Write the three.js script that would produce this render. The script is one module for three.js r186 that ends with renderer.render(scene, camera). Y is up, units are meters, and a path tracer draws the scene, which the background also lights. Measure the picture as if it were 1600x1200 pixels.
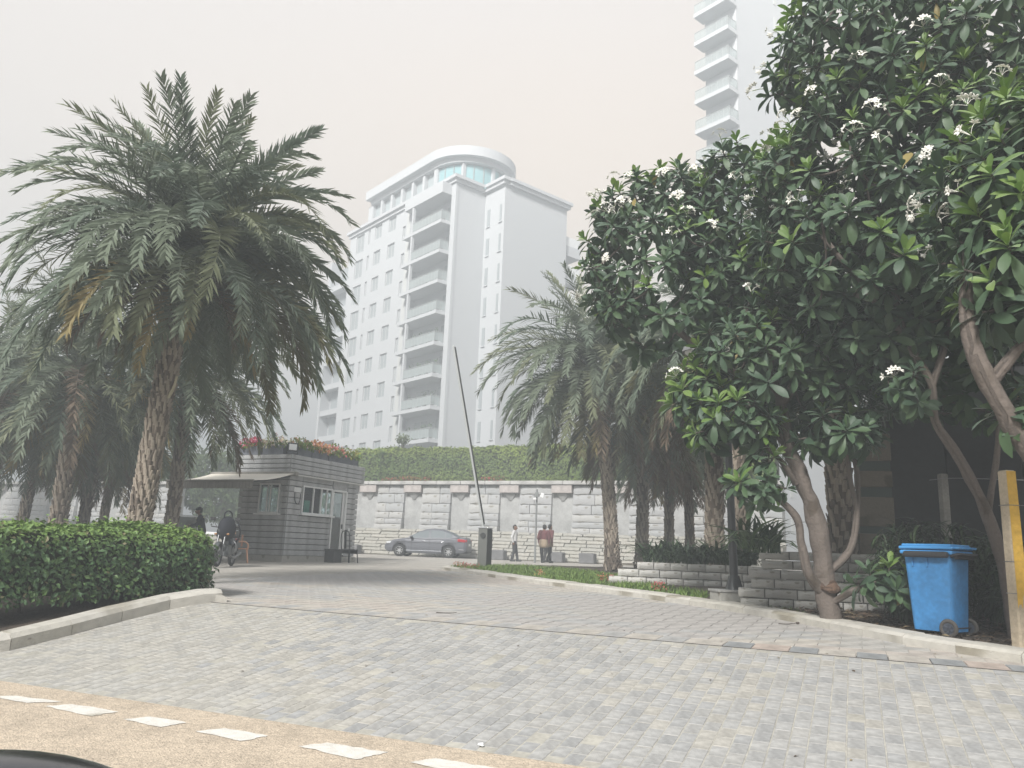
import * as THREE from 'three';
import { mergeGeometries, mergeVertices, toCreasedNormals } from 'three/addons/utils/BufferGeometryUtils.js';
import { RoundedBoxGeometry } from 'three/addons/geometries/RoundedBoxGeometry.js';
import { MarchingCubes } from 'three/addons/objects/MarchingCubes.js';

// ---------------------------------------------------------------- camera, sky, sun, haze, exposure
const scene = new THREE.Scene();
const camera = new THREE.PerspectiveCamera(51.65, 4 / 3, 0.05, 3000);
camera.position.set(0, 1.37, 0);
camera.rotation.set(Math.atan(260 / 1240), 0, Math.atan(230 / 6104), 'YXZ');
const renderer = new THREE.WebGLRenderer({ antialias: true });
renderer.toneMapping = THREE.LinearToneMapping;
renderer.toneMappingExposure = 2.78;
renderer.shadowMap.enabled = true;
const sstepRaw = (a, b, x) => { const t = Math.max(0, Math.min(1, (x - a) / (b - a))); return t * t * (3 - 2 * t); };
const SKY_W = 128, SKY_H = 64, skyData = new Float32Array(SKY_W * SKY_H * 4);
for (let j = 0; j < SKY_H; j++) for (let i = 0; i < SKY_W; i++) {           // hazy bright sky: pale grey above, warm cream lower down
  const el = ((j + 0.5) / SKY_H - 0.5) * Math.PI, t = Math.max(0, Math.sin(el)), k = (j * SKY_W + i) * 4;
  const w = 1 - sstepRaw(0.35, 0.95, t);
  const az = ((i + 0.5) / SKY_W - 0.5) * 2 * Math.PI, gl = Math.exp(-(Math.pow(Math.atan2(Math.sin(az + Math.PI / 2 - 0.12), Math.cos(az + Math.PI / 2 - 0.12)) / 0.6, 2) + Math.pow((el - 0.36) / 0.30, 2)));   // a faint peach glow in the haze ahead
  skyData[k] = 0.350 + 0.068 * w + 0.070 * gl; skyData[k + 1] = 0.362 + 0.006 * w + 0.014 * gl; skyData[k + 2] = 0.392 - 0.058 * w - 0.040 * gl; skyData[k + 3] = 1;
}
const skyTex = new THREE.DataTexture(skyData, SKY_W, SKY_H, THREE.RGBAFormat, THREE.FloatType);
skyTex.mapping = THREE.EquirectangularReflectionMapping; skyTex.magFilter = THREE.LinearFilter; skyTex.needsUpdate = true;
scene.background = skyTex; scene.environment = skyTex;
const D2R = Math.PI / 180;
const sun = new THREE.DirectionalLight(new THREE.Color(1.0, 0.975, 0.935), 5.0);
{ const az = -156 * D2R, el = 39 * D2R; sun.position.set(Math.sin(az) * Math.cos(el) * 100, Math.sin(el) * 100, -Math.cos(az) * Math.cos(el) * 100); }
sun.castShadow = true; sun.shadow.radius = 22; sun.shadow.mapSize.set(2048, 2048);
Object.assign(sun.shadow.camera, { left: -60, right: 60, top: 70, bottom: -60, near: 1, far: 260 });
scene.add(sun); scene.add(sun.target);
scene.fog = new THREE.FogExp2(new THREE.Color(0.89, 0.955, 1.0), 0.0092);

// ---------------------------------------------------------------- helpers
function RNG(s) { return () => { s |= 0; s = s + 0x6D2B79F5 | 0; let t = Math.imul(s ^ s >>> 15, 1 | s); t = t + Math.imul(t ^ t >>> 7, 61 | t) ^ t; return ((t ^ t >>> 14) >>> 0) / 4294967296; }; }
const rnd = RNG(7);
const R = (a, b) => a + (b - a) * rnd();
const V = (x, y, z) => new THREE.Vector3(x, y, z);
const lerp = (a, b, t) => a + (b - a) * t, clamp = (x, a, b) => Math.max(a, Math.min(b, x)), sstep = (a, b, x) => { const t = clamp((x - a) / (b - a), 0, 1); return t * t * (3 - 2 * t); };
const hsh = (x, y, z, s) => { let n = Math.imul(x, 374761393) + Math.imul(y, 668265263) + Math.imul(z, 2147483647) + Math.imul(s, 1274126177) | 0; n = Math.imul(n ^ n >>> 13, 1274126177); return ((n ^ n >>> 16) >>> 0) / 4294967296; };
function vnoise(x, y, z, s = 0, per = 0) {
  const ix = Math.floor(x), iy = Math.floor(y), iz = Math.floor(z), f = (t) => t * t * (3 - 2 * t), u = f(x - ix), v = f(y - iy), w = f(z - iz);
  const m = per ? (a) => ((a % per) + per) % per : (a) => a, h = (a, b, c) => hsh(m(a), m(b), c, s);
  const l = lerp;
  return l(l(l(h(ix, iy, iz), h(ix + 1, iy, iz), u), l(h(ix, iy + 1, iz), h(ix + 1, iy + 1, iz), u), v), l(l(h(ix, iy, iz + 1), h(ix + 1, iy, iz + 1), u), l(h(ix, iy + 1, iz + 1), h(ix + 1, iy + 1, iz + 1), u), v), w);
}
function fbm(x, y, z, s = 0, o = 4, per = 0) { let a = 0.5, t = 0, n = 0; for (let i = 0; i < o; i++) { t += a * vnoise(x, y, z, s + i, per); n += a; a *= 0.5; x *= 2; y *= 2; z *= 2; per *= 2; } return t / n; }
function tex(size, fn, srgb = true) {
  const d = new Uint8Array(size * size * 4);
  for (let j = 0; j < size; j++) for (let i = 0; i < size; i++) { const c = fn(i / size, j / size), k = (j * size + i) * 4; d[k] = clamp(c[0], 0, 1) * 255; d[k + 1] = clamp(c[1], 0, 1) * 255; d[k + 2] = clamp(c[2], 0, 1) * 255; d[k + 3] = 255; }
  const t = new THREE.DataTexture(d, size, size, THREE.RGBAFormat); t.wrapS = t.wrapT = THREE.RepeatWrapping; t.magFilter = THREE.LinearFilter; t.minFilter = THREE.LinearMipmapLinearFilter; t.generateMipmaps = true;
  t.colorSpace = srgb ? THREE.SRGBColorSpace : THREE.NoColorSpace; t.needsUpdate = true; return t;
}
// neutral mottling maps (multiplied with a material's colour); uv in metres
const mottle = tex(256, (u, v) => { const n = fbm(u * 5, v * 5, 0, 3, 5, 5), f = fbm(u * 40, v * 40, 0, 9, 2, 40), k = 0.92 + 0.26 * (n - 0.5) + 0.14 * (f - 0.5); return [k, k, k]; });
const stain = tex(256, (u, v) => { const n = fbm(u * 4, v * 4, 0, 21, 5, 4), f = fbm(u * 64, v * 64, 0, 22, 2, 64), m = sstep(0.50, 0.72, n); const k = 0.97 + 0.12 * (f - 0.5) - 0.20 * m; return [k, k - 0.015 * m, k - 0.05 * m]; });
const grain = tex(256, (u, v) => { const f = fbm(u * 32, v * 32, 0, 31, 4, 32); return [f, f, f]; }, false);
const streak = tex(256, (u, v) => { const n = fbm(u * 24, v * 3, 0, 41, 4, 0), k = 0.92 + 0.3 * (n - 0.5); return [k, k, k]; });
const grit = tex(256, (u, v) => { const f = fbm(u * 48, v * 48, 0, 51, 2, 48), s = hsh(Math.floor(u * 256), Math.floor(v * 256), 0, 52), n = fbm(u * 4, v * 4, 0, 53, 4, 4), k = 0.90 + 0.22 * (f - 0.5) + 0.16 * (n - 0.5) + (s > 0.985 ? 0.1 : s < 0.03 ? -0.28 : 0); return [k, k, k]; });
const rep = (t, k) => { const c = t.clone(); c.repeat.set(k, k); c.needsUpdate = true; return c; };
const mottle2 = rep(mottle, 0.5), grain3 = rep(grain, 3), mottleB = rep(mottle, 0.12), stain05 = rep(stain, 0.4);
const C = (r, g, b) => new THREE.Color().setRGB(r, g, b);
function mat(r, g, b, rough = 0.8, o = {}) { return new THREE.MeshStandardMaterial({ color: C(r, g, b), roughness: rough, side: THREE.DoubleSide, ...o }); }
function phys(r, g, b, rough, o = {}) { return new THREE.MeshPhysicalMaterial({ color: C(r, g, b), roughness: rough, side: THREE.DoubleSide, ...o }); }
const used = {};
function numbered(n) { used[n] = (used[n] ?? -1) + 1; return used[n] ? n + '_' + String(used[n]).padStart(3, '0') : n; }
function tag(o, label, category, group) { o.userData.label = label; o.userData.category = category; if (group) o.userData.group = group; return o; }
function thing(name, label, category, p = [0, 0, 0], turn = 0, group) { const o = new THREE.Group(); o.name = numbered(name); o.position.set(p[0], p[1], p[2]); o.rotation.y = turn; scene.add(o); return tag(o, label, category, group); }
const stripped = (g) => { let q = g.index ? g.toNonIndexed() : g; for (const k of Object.keys(q.attributes)) if (!['position', 'normal', 'uv', 'color'].includes(k)) q.deleteAttribute(k); if (!q.attributes.uv) q.setAttribute('uv', new THREE.BufferAttribute(new Float32Array(q.attributes.position.count * 2), 2)); if (!q.attributes.normal) q.computeVertexNormals(); return q; };
function mg(list) { const l = list.flat(9).filter(Boolean).map(stripped); return l.length === 1 ? l[0] : mergeGeometries(l); }
function part(parent, name, geos, material, o = {}) {
  const m = new THREE.Mesh(Array.isArray(geos) ? mg(geos) : geos, material); m.name = parent === scene ? numbered(name) : name; m.castShadow = m.receiveShadow = true;
  if (o.p) m.position.set(...o.p); if (o.r) m.rotation.set(...o.r); if (o.label) m.userData.label = o.label; if (o.kind) m.userData.kind = o.kind; parent.add(m); return m;
}
function struct(name, geos, material) { return part(scene, name, geos, material, { kind: 'structure' }); }
function sgroup(name) { const o = new THREE.Group(); o.name = numbered(name); o.userData.kind = 'structure'; scene.add(o); return o; }
function T(g, x = 0, y = 0, z = 0, rx = 0, ry = 0, rz = 0) { if (rx || ry || rz) g.applyMatrix4(new THREE.Matrix4().makeRotationFromEuler(new THREE.Euler(rx, ry, rz, 'YXZ'))); g.translate(x, y, z); return g; }
const bx = (w, h, d, x = 0, y = 0, z = 0, rx = 0, ry = 0, rz = 0) => T(new THREE.BoxGeometry(w, h, d), x, y, z, rx, ry, rz);
const rb = (w, h, d, r, x = 0, y = 0, z = 0, rx = 0, ry = 0, rz = 0, seg = 1) => T(new RoundedBoxGeometry(w, h, d, seg, Math.min(r, w / 2.01, h / 2.01, d / 2.01)), x, y, z, rx, ry, rz);
const cyl = (r0, r1, h, x = 0, y = 0, z = 0, n = 12, rx = 0, ry = 0, rz = 0) => T(new THREE.CylinderGeometry(r1, r0, h, n), x, y, z, rx, ry, rz);
const sph = (r, x = 0, y = 0, z = 0, sx = 1, sy = 1, sz = 1, n = 14) => T(new THREE.SphereGeometry(r, n, Math.ceil(n * 0.7)).scale(sx, sy, sz), x, y, z);
function tube(pts, r, n = 8, seg = 0, r1 = null) {                          // a tube through points, tapering from r to r1
  const c = new THREE.CatmullRomCurve3(pts.map((p) => Array.isArray(p) ? V(...p) : p)), S = seg || pts.length * 4, g = new THREE.TubeGeometry(c, S, 1, n, false), pos = g.attributes.position;
  for (let i = 0; i <= S; i++) { const ce = c.getPointAt(i / S), rr = r1 === null ? r : lerp(r, r1, i / S); for (let j = 0; j <= n; j++) { const k = i * (n + 1) + j; pos.setXYZ(k, ce.x + (pos.getX(k) - ce.x) * rr, ce.y + (pos.getY(k) - ce.y) * rr, ce.z + (pos.getZ(k) - ce.z) * rr); } }
  return g;
}
function gnarl(g, amp, f, s) { const p = g.attributes.position, n = g.attributes.normal; for (let i = 0; i < p.count; i++) { const d = (fbm(p.getX(i) * f, p.getY(i) * f * 0.7, p.getZ(i) * f, s, 4) - 0.5) * amp; p.setXYZ(i, p.getX(i) + n.getX(i) * d, p.getY(i) + n.getY(i) * d, p.getZ(i) + n.getZ(i) * d); } g.computeVertexNormals(); return g; }
function uvW(g, k = 1) {                                                    // box-projected uv in metres
  const q = stripped(g), p = q.attributes.position, n = q.attributes.normal, u = q.attributes.uv;
  for (let i = 0; i < p.count; i++) { const ax = Math.abs(n.getX(i)), ay = Math.abs(n.getY(i)), az = Math.abs(n.getZ(i)); if (ay >= ax && ay >= az) u.setXY(i, p.getX(i) * k, p.getZ(i) * k); else if (ax >= az) u.setXY(i, p.getZ(i) * k, p.getY(i) * k); else u.setXY(i, p.getX(i) * k, p.getY(i) * k); }
  return q;
}
function chamfer(w, h, d, c) {                                              // box with its four upright and eight level edges cut: 44 triangles
  const x = w / 2, y = h / 2, z = d / 2, P = [], F = (q) => { for (let i = 1; i + 1 < q.length; i++) P.push(...q[0], ...q[i], ...q[i + 1]); };
  const X = x - c, Y = y - c, Z = z - c;
  for (const s of [1, -1]) {
    const o = (q) => F(s > 0 ? q : q.slice().reverse());
    o([[s * x, -Y, Z], [s * x, -Y, -Z], [s * x, Y, -Z], [s * x, Y, Z]]); o([[-X, s * y, Z], [X, s * y, Z], [X, s * y, -Z], [-X, s * y, -Z]]); o([[-X, -Y, s * z], [X, -Y, s * z], [X, Y, s * z], [-X, Y, s * z]]);
  }
  for (const a of [1, -1]) for (const b of [1, -1]) {
    const o = (q) => F(a * b > 0 ? q : q.slice().reverse());
    o([[a * x, b * Y, Z], [a * x, b * Y, -Z], [a * X, b * y, -Z], [a * X, b * y, Z]]); o([[X, a * y, b * Z], [-X, a * y, b * Z], [-X, a * Y, b * z], [X, a * Y, b * z]].reverse()); o([[a * x, Y, b * Z], [a * X, Y, b * z], [a * X, -Y, b * z], [a * x, -Y, b * Z]]);
    for (const e of [1, -1]) { const q = [[a * x, b * Y, e * Z], [a * X, b * y, e * Z], [a * X, b * Y, e * z]]; F(a * b * e > 0 ? q : q.reverse()); }
  }
  const g = new THREE.BufferGeometry(); g.setAttribute('position', new THREE.Float32BufferAttribute(P, 3)); g.computeVertexNormals(); return stripped(g);
}
function rock(w, h, d, amp, seed, nx = 4, ny = 2) {                          // rock-faced block: +z face pushed out unevenly, edges drawn in
  const g = new THREE.BoxGeometry(w, h, d, nx, ny, 1), p = g.attributes.position;
  for (let i = 0; i < p.count; i++) {
    const x = p.getX(i), y = p.getY(i), z = p.getZ(i); if (z < 0) continue;
    const ex = Math.abs(x) / (w / 2), ey = Math.abs(y) / (h / 2), e = Math.max(ex, ey) > 0.99 ? 0 : 1;
    p.setXYZ(i, x * (e ? 1 : 0.985), y * (e ? 1 : 0.96), z + (e ? amp * (0.5 + vnoise(x * 5 + seed * 7, y * 9 + seed, seed, 5)) : -amp * 0.2 * vnoise(x * 6, y * 6, seed)));
  }
  g.computeVertexNormals(); return uvW(toCreasedNormals(g, 0.5));
}
// axes: u runs up the drive, v across it to the right
const HD = 23.5 * D2R, DU = V(Math.sin(HD), 0, -Math.cos(HD)), DV = V(Math.cos(HD), 0, Math.sin(HD));
const UV = (u, v) => [DU.x * u + DV.x * v, DU.z * u + DV.z * v];
const U_STREET = 5.36, U_SEAM = 9.02;
const plateau = (z) => 0.32 + 0.015 * Math.min(-z, 36.7);
function ground(x, z) { const u = x * DU.x + z * DU.z, p = plateau(Math.min(z, -6)); return u <= U_STREET ? 0 : u >= U_SEAM ? p : p * (u - U_STREET) / (U_SEAM - U_STREET); }
const inPoly = (x, z, q) => { let c = false; for (let i = 0, j = q.length - 1; i < q.length; j = i++) if ((q[i][1] > z) !== (q[j][1] > z) && x < (q[j][0] - q[i][0]) * (z - q[i][1]) / (q[j][1] - q[i][1]) + q[i][0]) c = !c; return c; };
function sheet(x0, x1, z0, z1, step, hf, keep) {                            // a sheet of cells that follows a height function
  const P = [], U = [], nx = Math.ceil((x1 - x0) / step), nz = Math.ceil((z1 - z0) / step);
  for (let i = 0; i < nx; i++) for (let j = 0; j < nz; j++) {
    const a = x0 + i * step, b = a + step, c = z0 + j * step, d = c + step; if (keep && !keep((a + b) / 2, (c + d) / 2)) continue;
    for (const [x, z] of [[a, c], [a, d], [b, d], [a, c], [b, d], [b, c]]) { P.push(x, hf(x, z), z); U.push(x, z); }
  }
  let g = new THREE.BufferGeometry(); g.setAttribute('position', new THREE.Float32BufferAttribute(P, 3)); g.setAttribute('uv', new THREE.Float32BufferAttribute(U, 2)); g = mergeVertices(g, 1e-4); g.computeVertexNormals(); return g;
}
const polyDist = (x, z, q) => { let m = 1e9; for (let i = 0; i + 1 < q.length; i++) { const [ax, az] = q[i], [bx_, bz] = q[i + 1], dx = bx_ - ax, dz = bz - az, t = clamp(((x - ax) * dx + (z - az) * dz) / (dx * dx + dz * dz), 0, 1); m = Math.min(m, Math.hypot(x - ax - dx * t, z - az - dz * t)); } return m; };
function inst(parent, name, geo, material, mats, cols, o = {}) {
  const m = new THREE.InstancedMesh(geo, material, mats.length); m.name = parent === scene ? numbered(name) : name; mats.forEach((q, i) => m.setMatrixAt(i, q)); if (cols) cols.forEach((c, i) => m.setColorAt(i, c)); m.castShadow = m.receiveShadow = true; m.userData.kind = 'stuff'; if (o.label) m.userData.label = o.label; parent.add(m); return m;
}
const M4 = (p, q, s) => new THREE.Matrix4().compose(p, q, s);
const eul = (x, y, z) => new THREE.Quaternion().setFromEuler(new THREE.Euler(x, y, z, 'YXZ'));
const TAU = Math.PI * 2;
// ---------------------------------------------------------------- ground, street, ramp, drive
const M_soil = mat(0.075, 0.058, 0.042, 0.95, { map: mottle, bumpMap: grain, bumpScale: 0.02 });
const M_far = mat(0.22, 0.20, 0.16, 0.95, { map: mottleB });
const M_street = mat(0.60, 0.50, 0.385, 0.93, { map: grit, bumpMap: grain3, bumpScale: 0.012 });
const M_mark = mat(0.68, 0.655, 0.60, 0.85, { map: stain05, bumpMap: grain3, bumpScale: 0.004 });
const M_sand = mat(0.47, 0.45, 0.395, 0.95, { map: mottle });
const paverTone = (r, g, b) => mat(r, g, b, 0.82, { map: mottle, bumpMap: grain3, bumpScale: 0.0025 });
const M_pav = [[0.409, 0.404, 0.39], [0.394, 0.391, 0.38], [0.428, 0.416, 0.386], [0.37, 0.37, 0.365], [0.436, 0.418, 0.378], [0.404, 0.396, 0.377]].map((c) => paverTone(...c));
const M_drv = [[0.436, 0.421, 0.392], [0.470, 0.426, 0.382], [0.410, 0.406, 0.396], [0.485, 0.451, 0.402], [0.426, 0.406, 0.386]].map((c) => paverTone(...c));
const M_pink = paverTone(0.46, 0.385, 0.335), M_slate = paverTone(0.29, 0.30, 0.305);

struct('ground', [sheet(-700, 700, -700, 700, 140, (x, z) => -0.6)], M_far);
struct('ground', [sheet(-60, 60, -80, 6, 2, (x, z) => ground(x, z) - 0.16)], M_far);
{ // street in front of the ramp
  const g = []; const q = []; for (let i = -14; i < 14; i++) q.push(i);
  const s = new THREE.PlaneGeometry(120, 16, 60, 16); s.rotateX(-Math.PI / 2); s.rotateY(-HD); const [cx, cz] = UV(U_STREET - 8, 0); s.translate(cx, 0.0, cz); g.push(uvW(s));
  const st = sgroup('street'); part(st, 'road_surface', g, M_street);
  // short white blocks of the edge line
  const D = [[[-4.33, -7.13], [-4.12, -7.2], [-3.63, -7.03], [-3.86, -6.93]], [[-3.66, -6.83], [-3.52, -6.95], [-3.02, -6.73], [-3.14, -6.53]], [[-2.86, -6.47], [-2.72, -6.60], [-2.36, -6.44], [-2.50, -6.25]], [[-2.2, -6.17], [-2.04, -6.3], [-1.65, -6.12], [-1.79, -5.93]], [[-1.37, -5.85], [-1.2, -5.98], [-0.75, -5.77], [-0.92, -5.56]], [[-0.58, -5.54], [-0.42, -5.66], [0.03, -5.47], [-0.12, -5.27]], [[0.2, -5.22], [0.36, -5.34], [0.8, -5.14], [0.65, -4.95]], [[-5.1, -7.5], [-4.92, -7.6], [-4.5, -7.42], [-4.66, -7.25]]];
  for (const q of D) { const o = []; for (let i = 0; i < 4; i++) { const a = q[i], b = q[(i + 1) % 4]; for (let k = 0; k < 7; k++) o.push([lerp(a[0], b[0], k / 7) + R(-0.012, 0.012), lerp(a[1], b[1], k / 7) + R(-0.012, 0.012)]); } const sh = new THREE.Shape(o.map(([x, z]) => new THREE.Vector2(x, -z))), e = new THREE.ShapeGeometry(sh); e.rotateX(-Math.PI / 2); part(st, 'road_marking', uvW(T(e, 0, 0.004, 0)), M_mark); }
}
{ // ramp of small stone pavers
  const ramp = sgroup('driveway_ramp');
  const rows = 18, dl = (U_SEAM - U_STREET) / rows, wv = 0.1245, v0 = -8.6, nv = 96, base = new THREE.PlaneGeometry(nv * wv + 0.2, 3.66, 40, 6); base.rotateX(-Math.PI / 2); base.rotateY(-HD);
  { const [cx, cz] = UV((U_STREET + U_SEAM) / 2, v0 + nv * wv / 2); base.translate(cx, 0, cz); const p = base.attributes.position; for (let i = 0; i < p.count; i++) p.setY(i, ground(p.getX(i), p.getZ(i)) + 0.0005); }
  part(ramp, 'joint_sand', uvW(base), M_sand);
  const gs = [0, 1, 2].map((i) => { const g = uvW(chamfer(wv - 0.008 - i * 0.001, 0.06, dl - 0.008 - i * 0.002, 0.0035)); const u = g.attributes.uv; for (let k = 0; k < u.count; k++) u.setXY(k, u.getX(k) + i * 0.37, u.getY(k) + i * 0.61); return g; });
  const list = [];
  for (let c = 0; c < nv; c++) for (let r = 0; r < rows; r++) {
    const off = (c % 2) * 0.5, u = U_STREET + (r + 0.5 + off) * dl, v = v0 + (c + 0.5) * wv; if (u + dl * 0.5 > U_SEAM + 0.01) { if (off) continue; }
    const [x, z] = UV(u, v); list.push({ x, z, d: Math.hypot(x, z), seed: c * 31 + r, c, r });
  }
  const seen = (q) => { const f = -q.z, s = q.x / f; return s > -0.72 && s < 0.68; };
  list.sort((a, b) => (seen(b) - seen(a)) || a.d - b.d);
  const rest = M_pav.map(() => []), slope = Math.atan2(plateau(-9), U_SEAM - U_STREET), dummy = new THREE.Object3D(); dummy.rotation.order = 'YXZ';
  list.forEach((q, i) => {
    const h = hsh(q.c, q.r, 3, 1), n = fbm(q.x * 0.7, q.z * 0.7, 1, 4, 3), warm = sstep(-0.6, -4.0, q.x) * 0.55 - 0.10 * Math.exp(-Math.pow((q.x - 0.389 * 0 + 0.6) / 0.5, 2)) - 0.08 * Math.exp(-Math.pow((q.x - 1.2) / 0.5, 2)) + (n - 0.5) * 0.9 + (h - 0.5) * 0.5;
    const k = warm > 0.22 ? (h > 0.5 ? 4 : 2) : h < 0.22 ? 3 : h < 0.48 ? 1 : h < 0.8 ? 0 : 5;
    const y = ground(q.x, q.z) - 0.026 + (hsh(q.c, q.r, 9, 2) - 0.5) * 0.004 - (hsh(q.c, q.r, 8, 7) < 0.04 ? 0.006 : 0);
    dummy.position.set(q.x, y, q.z); dummy.rotation.set(slope + (hsh(q.c, q.r, 4, 3) - 0.5) * 0.014, -HD + (hsh(q.c, q.r, 5, 3) - 0.5) * 0.02, (hsh(q.c, q.r, 6, 3) - 0.5) * 0.018); dummy.updateMatrix();
    if (i < 300) { const m = new THREE.Mesh(gs[i % 3], M_pav[k]); m.name = 'paver'; m.castShadow = m.receiveShadow = true; m.position.copy(dummy.position); m.rotation.copy(dummy.rotation); ramp.add(m); }
    else rest[k].push(gs[i % 3].clone().applyMatrix4(dummy.matrix));
  });
  rest.forEach((l, k) => l.length && part(ramp, 'paver_field', l, M_pav[k], { kind: 'stuff' }));
}
const LEFT_RETURN = [[-3.95, -11.75], [-4.6, -12.9], [-6.0, -16.4], [-7.3, -19.6], [-8.9, -23.6], [-12, -29]];
const R_OUT = [[7.3, -5.4], [6.3, -6.6], [5.55, -7.75], [5.12, -8.5], [4.86, -9.1], [4.62, -9.8], [4.45, -10.7], [4.22, -11.9], [3.8, -13.2], [3.3, -14.4], [2.7, -15.7], [1.95, -17.2], [1.0, -19.0], [0.15, -20.7], [-0.75, -22.7], [-1.5, -24.4], [-1.98, -25.5]];
{ // the flat drive behind the seam
  const drv = sgroup('driveway');
  part(drv, 'drive_surface', [sheet(-40, 40, -70, -4, 0.5, (x, z) => ground(x, z) - 0.004, (x, z) => x * DU.x + z * DU.z > U_SEAM + 0.25)], mat(0.42, 0.395, 0.355, 0.9, { map: mottle2, bumpMap: grain, bumpScale: 0.004 }));
  { const [x, z] = UV(U_SEAM + 0.012, -2.4), g = new THREE.BoxGeometry(12.2, 0.02, 0.022, 60, 1, 1); g.rotateY(-HD); g.translate(x, 0, z); const p = g.attributes.position; for (let i = 0; i < p.count; i++) p.setY(i, p.getY(i) + ground(p.getX(i), p.getZ(i)) - 0.004); part(drv, 'seam_joint', g, mat(0.06, 0.055, 0.05, 0.9)); }
  // band of alternating slabs along the seam
  let v = -8.5, k = 0; const hS = 0.06;
  while (v < 3.6) { const w = k % 2 ? R(0.27, 0.31) : R(0.36, 0.42), [x, z] = UV(U_SEAM + 0.27, v + w / 2); const tone = k % 2 ? M_slate : (hsh(k, 1, 1, 1) > 0.35 ? M_pink : M_drv[3]); part(drv, 'border_slab', uvW(chamfer(w - 0.008, hS, 0.5, 0.006)), v < -1.8 ? M_drv[k % 2 ? 2 : 3] : tone, { p: [x, ground(x, z) - 0.024 + R(-0.002, 0.002), z], r: [0.015, -HD, 0] }); v += w; k++; }
  // larger pavers beyond
  const rowD = 0.30, list = [];
  for (let r = 0; r < 44; r++) for (let c = -26; c < 16; c++) {
    const u = U_SEAM + 0.54 + (r + 0.5) * rowD, v2 = (c + (r % 2) * 0.5) * 0.46, [x, z] = UV(u, v2); if (polyDist(x, z, LEFT_RETURN) < 0.1 && x < -4) continue;
    if (x < -4 && x < -3.95 + (z + 11.75) * 0.41 - 0.1) continue; if (x > 6.5) continue;
    list.push({ x, z, d: Math.hypot(x, z), r, c });
  }
  const seen = (q) => { const s = q.x / -q.z; return s > -0.5 && s < 0.55; };
  list.sort((a, b) => (seen(b) - seen(a)) || a.d - b.d);
  const g = uvW(chamfer(0.455, 0.06, rowD - 0.005, 0.002)), rest = M_drv.map(() => []), d = new THREE.Object3D(); d.rotation.order = 'YXZ';
  list.forEach((q, i) => {
    const h = hsh(q.r, q.c, 1, 11), n = fbm(q.x * 0.25 + 9, q.z * 0.25, 2, 5, 3) + (h - 0.5) * 0.16 + sstep(-1, -5, q.x) * 0.06 - sstep(0.5, 3, q.x) * 0.05, k = n > 0.60 ? 1 : n > 0.54 ? 3 : n > 0.48 ? 0 : n > 0.42 ? 2 : 4;
    d.position.set(q.x, ground(q.x, q.z) - 0.026 + (hsh(q.r, q.c, 2, 1) - 0.5) * 0.003, q.z); d.rotation.set(0.0145, -HD, 0); d.updateMatrix();
    if (i < 300) { const m = new THREE.Mesh(g, M_drv[k]); m.name = 'paver'; m.castShadow = m.receiveShadow = true; m.position.copy(d.position); m.rotation.copy(d.rotation); drv.add(m); } else rest[k].push(g.clone().applyMatrix4(d.matrix));
  });
  rest.forEach((l, k) => l.length && part(drv, 'paver_field', l, M_drv[k], { kind: 'stuff' }));
}
// ---------------------------------------------------------------- kerbs
const M_kerb = mat(0.49, 0.47, 0.425, 0.9, { map: rep(stain, 0.23), bumpMap: grain3, bumpScale: 0.004 }), M_kerb2 = mat(0.47, 0.45, 0.40, 0.92, { map: rep(stain, 0.31), bumpMap: grain3, bumpScale: 0.005 });
function resample(pts, step) { const c = new THREE.CatmullRomCurve3(pts.map(([x, z]) => V(x, 0, z)), false, 'centripetal'); const n = Math.max(2, Math.round(c.getLength() / step)); return c.getSpacedPoints(n); }
function kerbStone(pa, pb, na, nb, w, h, hf, gap) {                          // a stone between two stations of a path; n points inwards
  const sec = [[0, -0.12], [0, h * 0.72], [0.05, h], [w - 0.03, h + 0.01], [w, h - 0.02], [w, -0.12]], rows = [];
  for (let i = 0; i <= 3; i++) { const t = lerp(gap, 1 - gap, i / 3), x = lerp(pa.x, pb.x, t), z = lerp(pa.z, pb.z, t), nx = lerp(na.x, nb.x, t), nz = lerp(na.z, nb.z, t); rows.push(sec.map(([o, y]) => [x + nx * o, hf(x + nx * w * 0.5, z + nz * w * 0.5) + y, z + nz * o])); }
  const P = [], q = (a, b, c, d) => P.push(...a, ...b, ...c, ...a, ...c, ...d);
  for (let i = 0; i < 3; i++) for (let k = 0; k + 1 < sec.length; k++) q(rows[i][k], rows[i + 1][k], rows[i + 1][k + 1], rows[i][k + 1]);
  for (const r of [rows[0], rows[3].slice().reverse()]) for (let k = 1; k + 1 < sec.length; k++) P.push(...r[0], ...r[k], ...r[k + 1]);
  const g = new THREE.BufferGeometry(); g.setAttribute('position', new THREE.Float32BufferAttribute(P, 3)); g.computeVertexNormals(); return uvW(g);
}
function kerb(name, pts, len, w, h, side, hf) {
  const g = sgroup(name), P = resample(pts, len), N = P.map((p, i) => { const a = P[Math.max(0, i - 1)], b = P[Math.min(P.length - 1, i + 1)], d = b.clone().sub(a).normalize(); return V(-d.z * side, 0, d.x * side); });
  for (let i = 0; i + 1 < P.length; i++) part(g, 'kerb_stone', kerbStone(P[i], P[i + 1], N[i], N[i + 1], w, h + R(-0.008, 0.008), hf, 0.006), rnd() > 0.4 ? M_kerb : M_kerb2);
  return g;
}
const L_OUT = [[-7.6, -6.0], [-6.6, -7.4], [-5.85, -8.4], [-5.38, -9.0], [-5.1, -9.7], [-4.86, -10.45], [-4.62, -11.05], [-4.3, -11.55], [-4.02, -11.75]];
kerb('left_kerb', L_OUT, 0.78, 0.26, 0.17, -1, ground);
kerb('left_kerb', LEFT_RETURN, 1.0, 0.24, 0.10, -1, (x, z) => ground(x, z) - 0.0);
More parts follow.
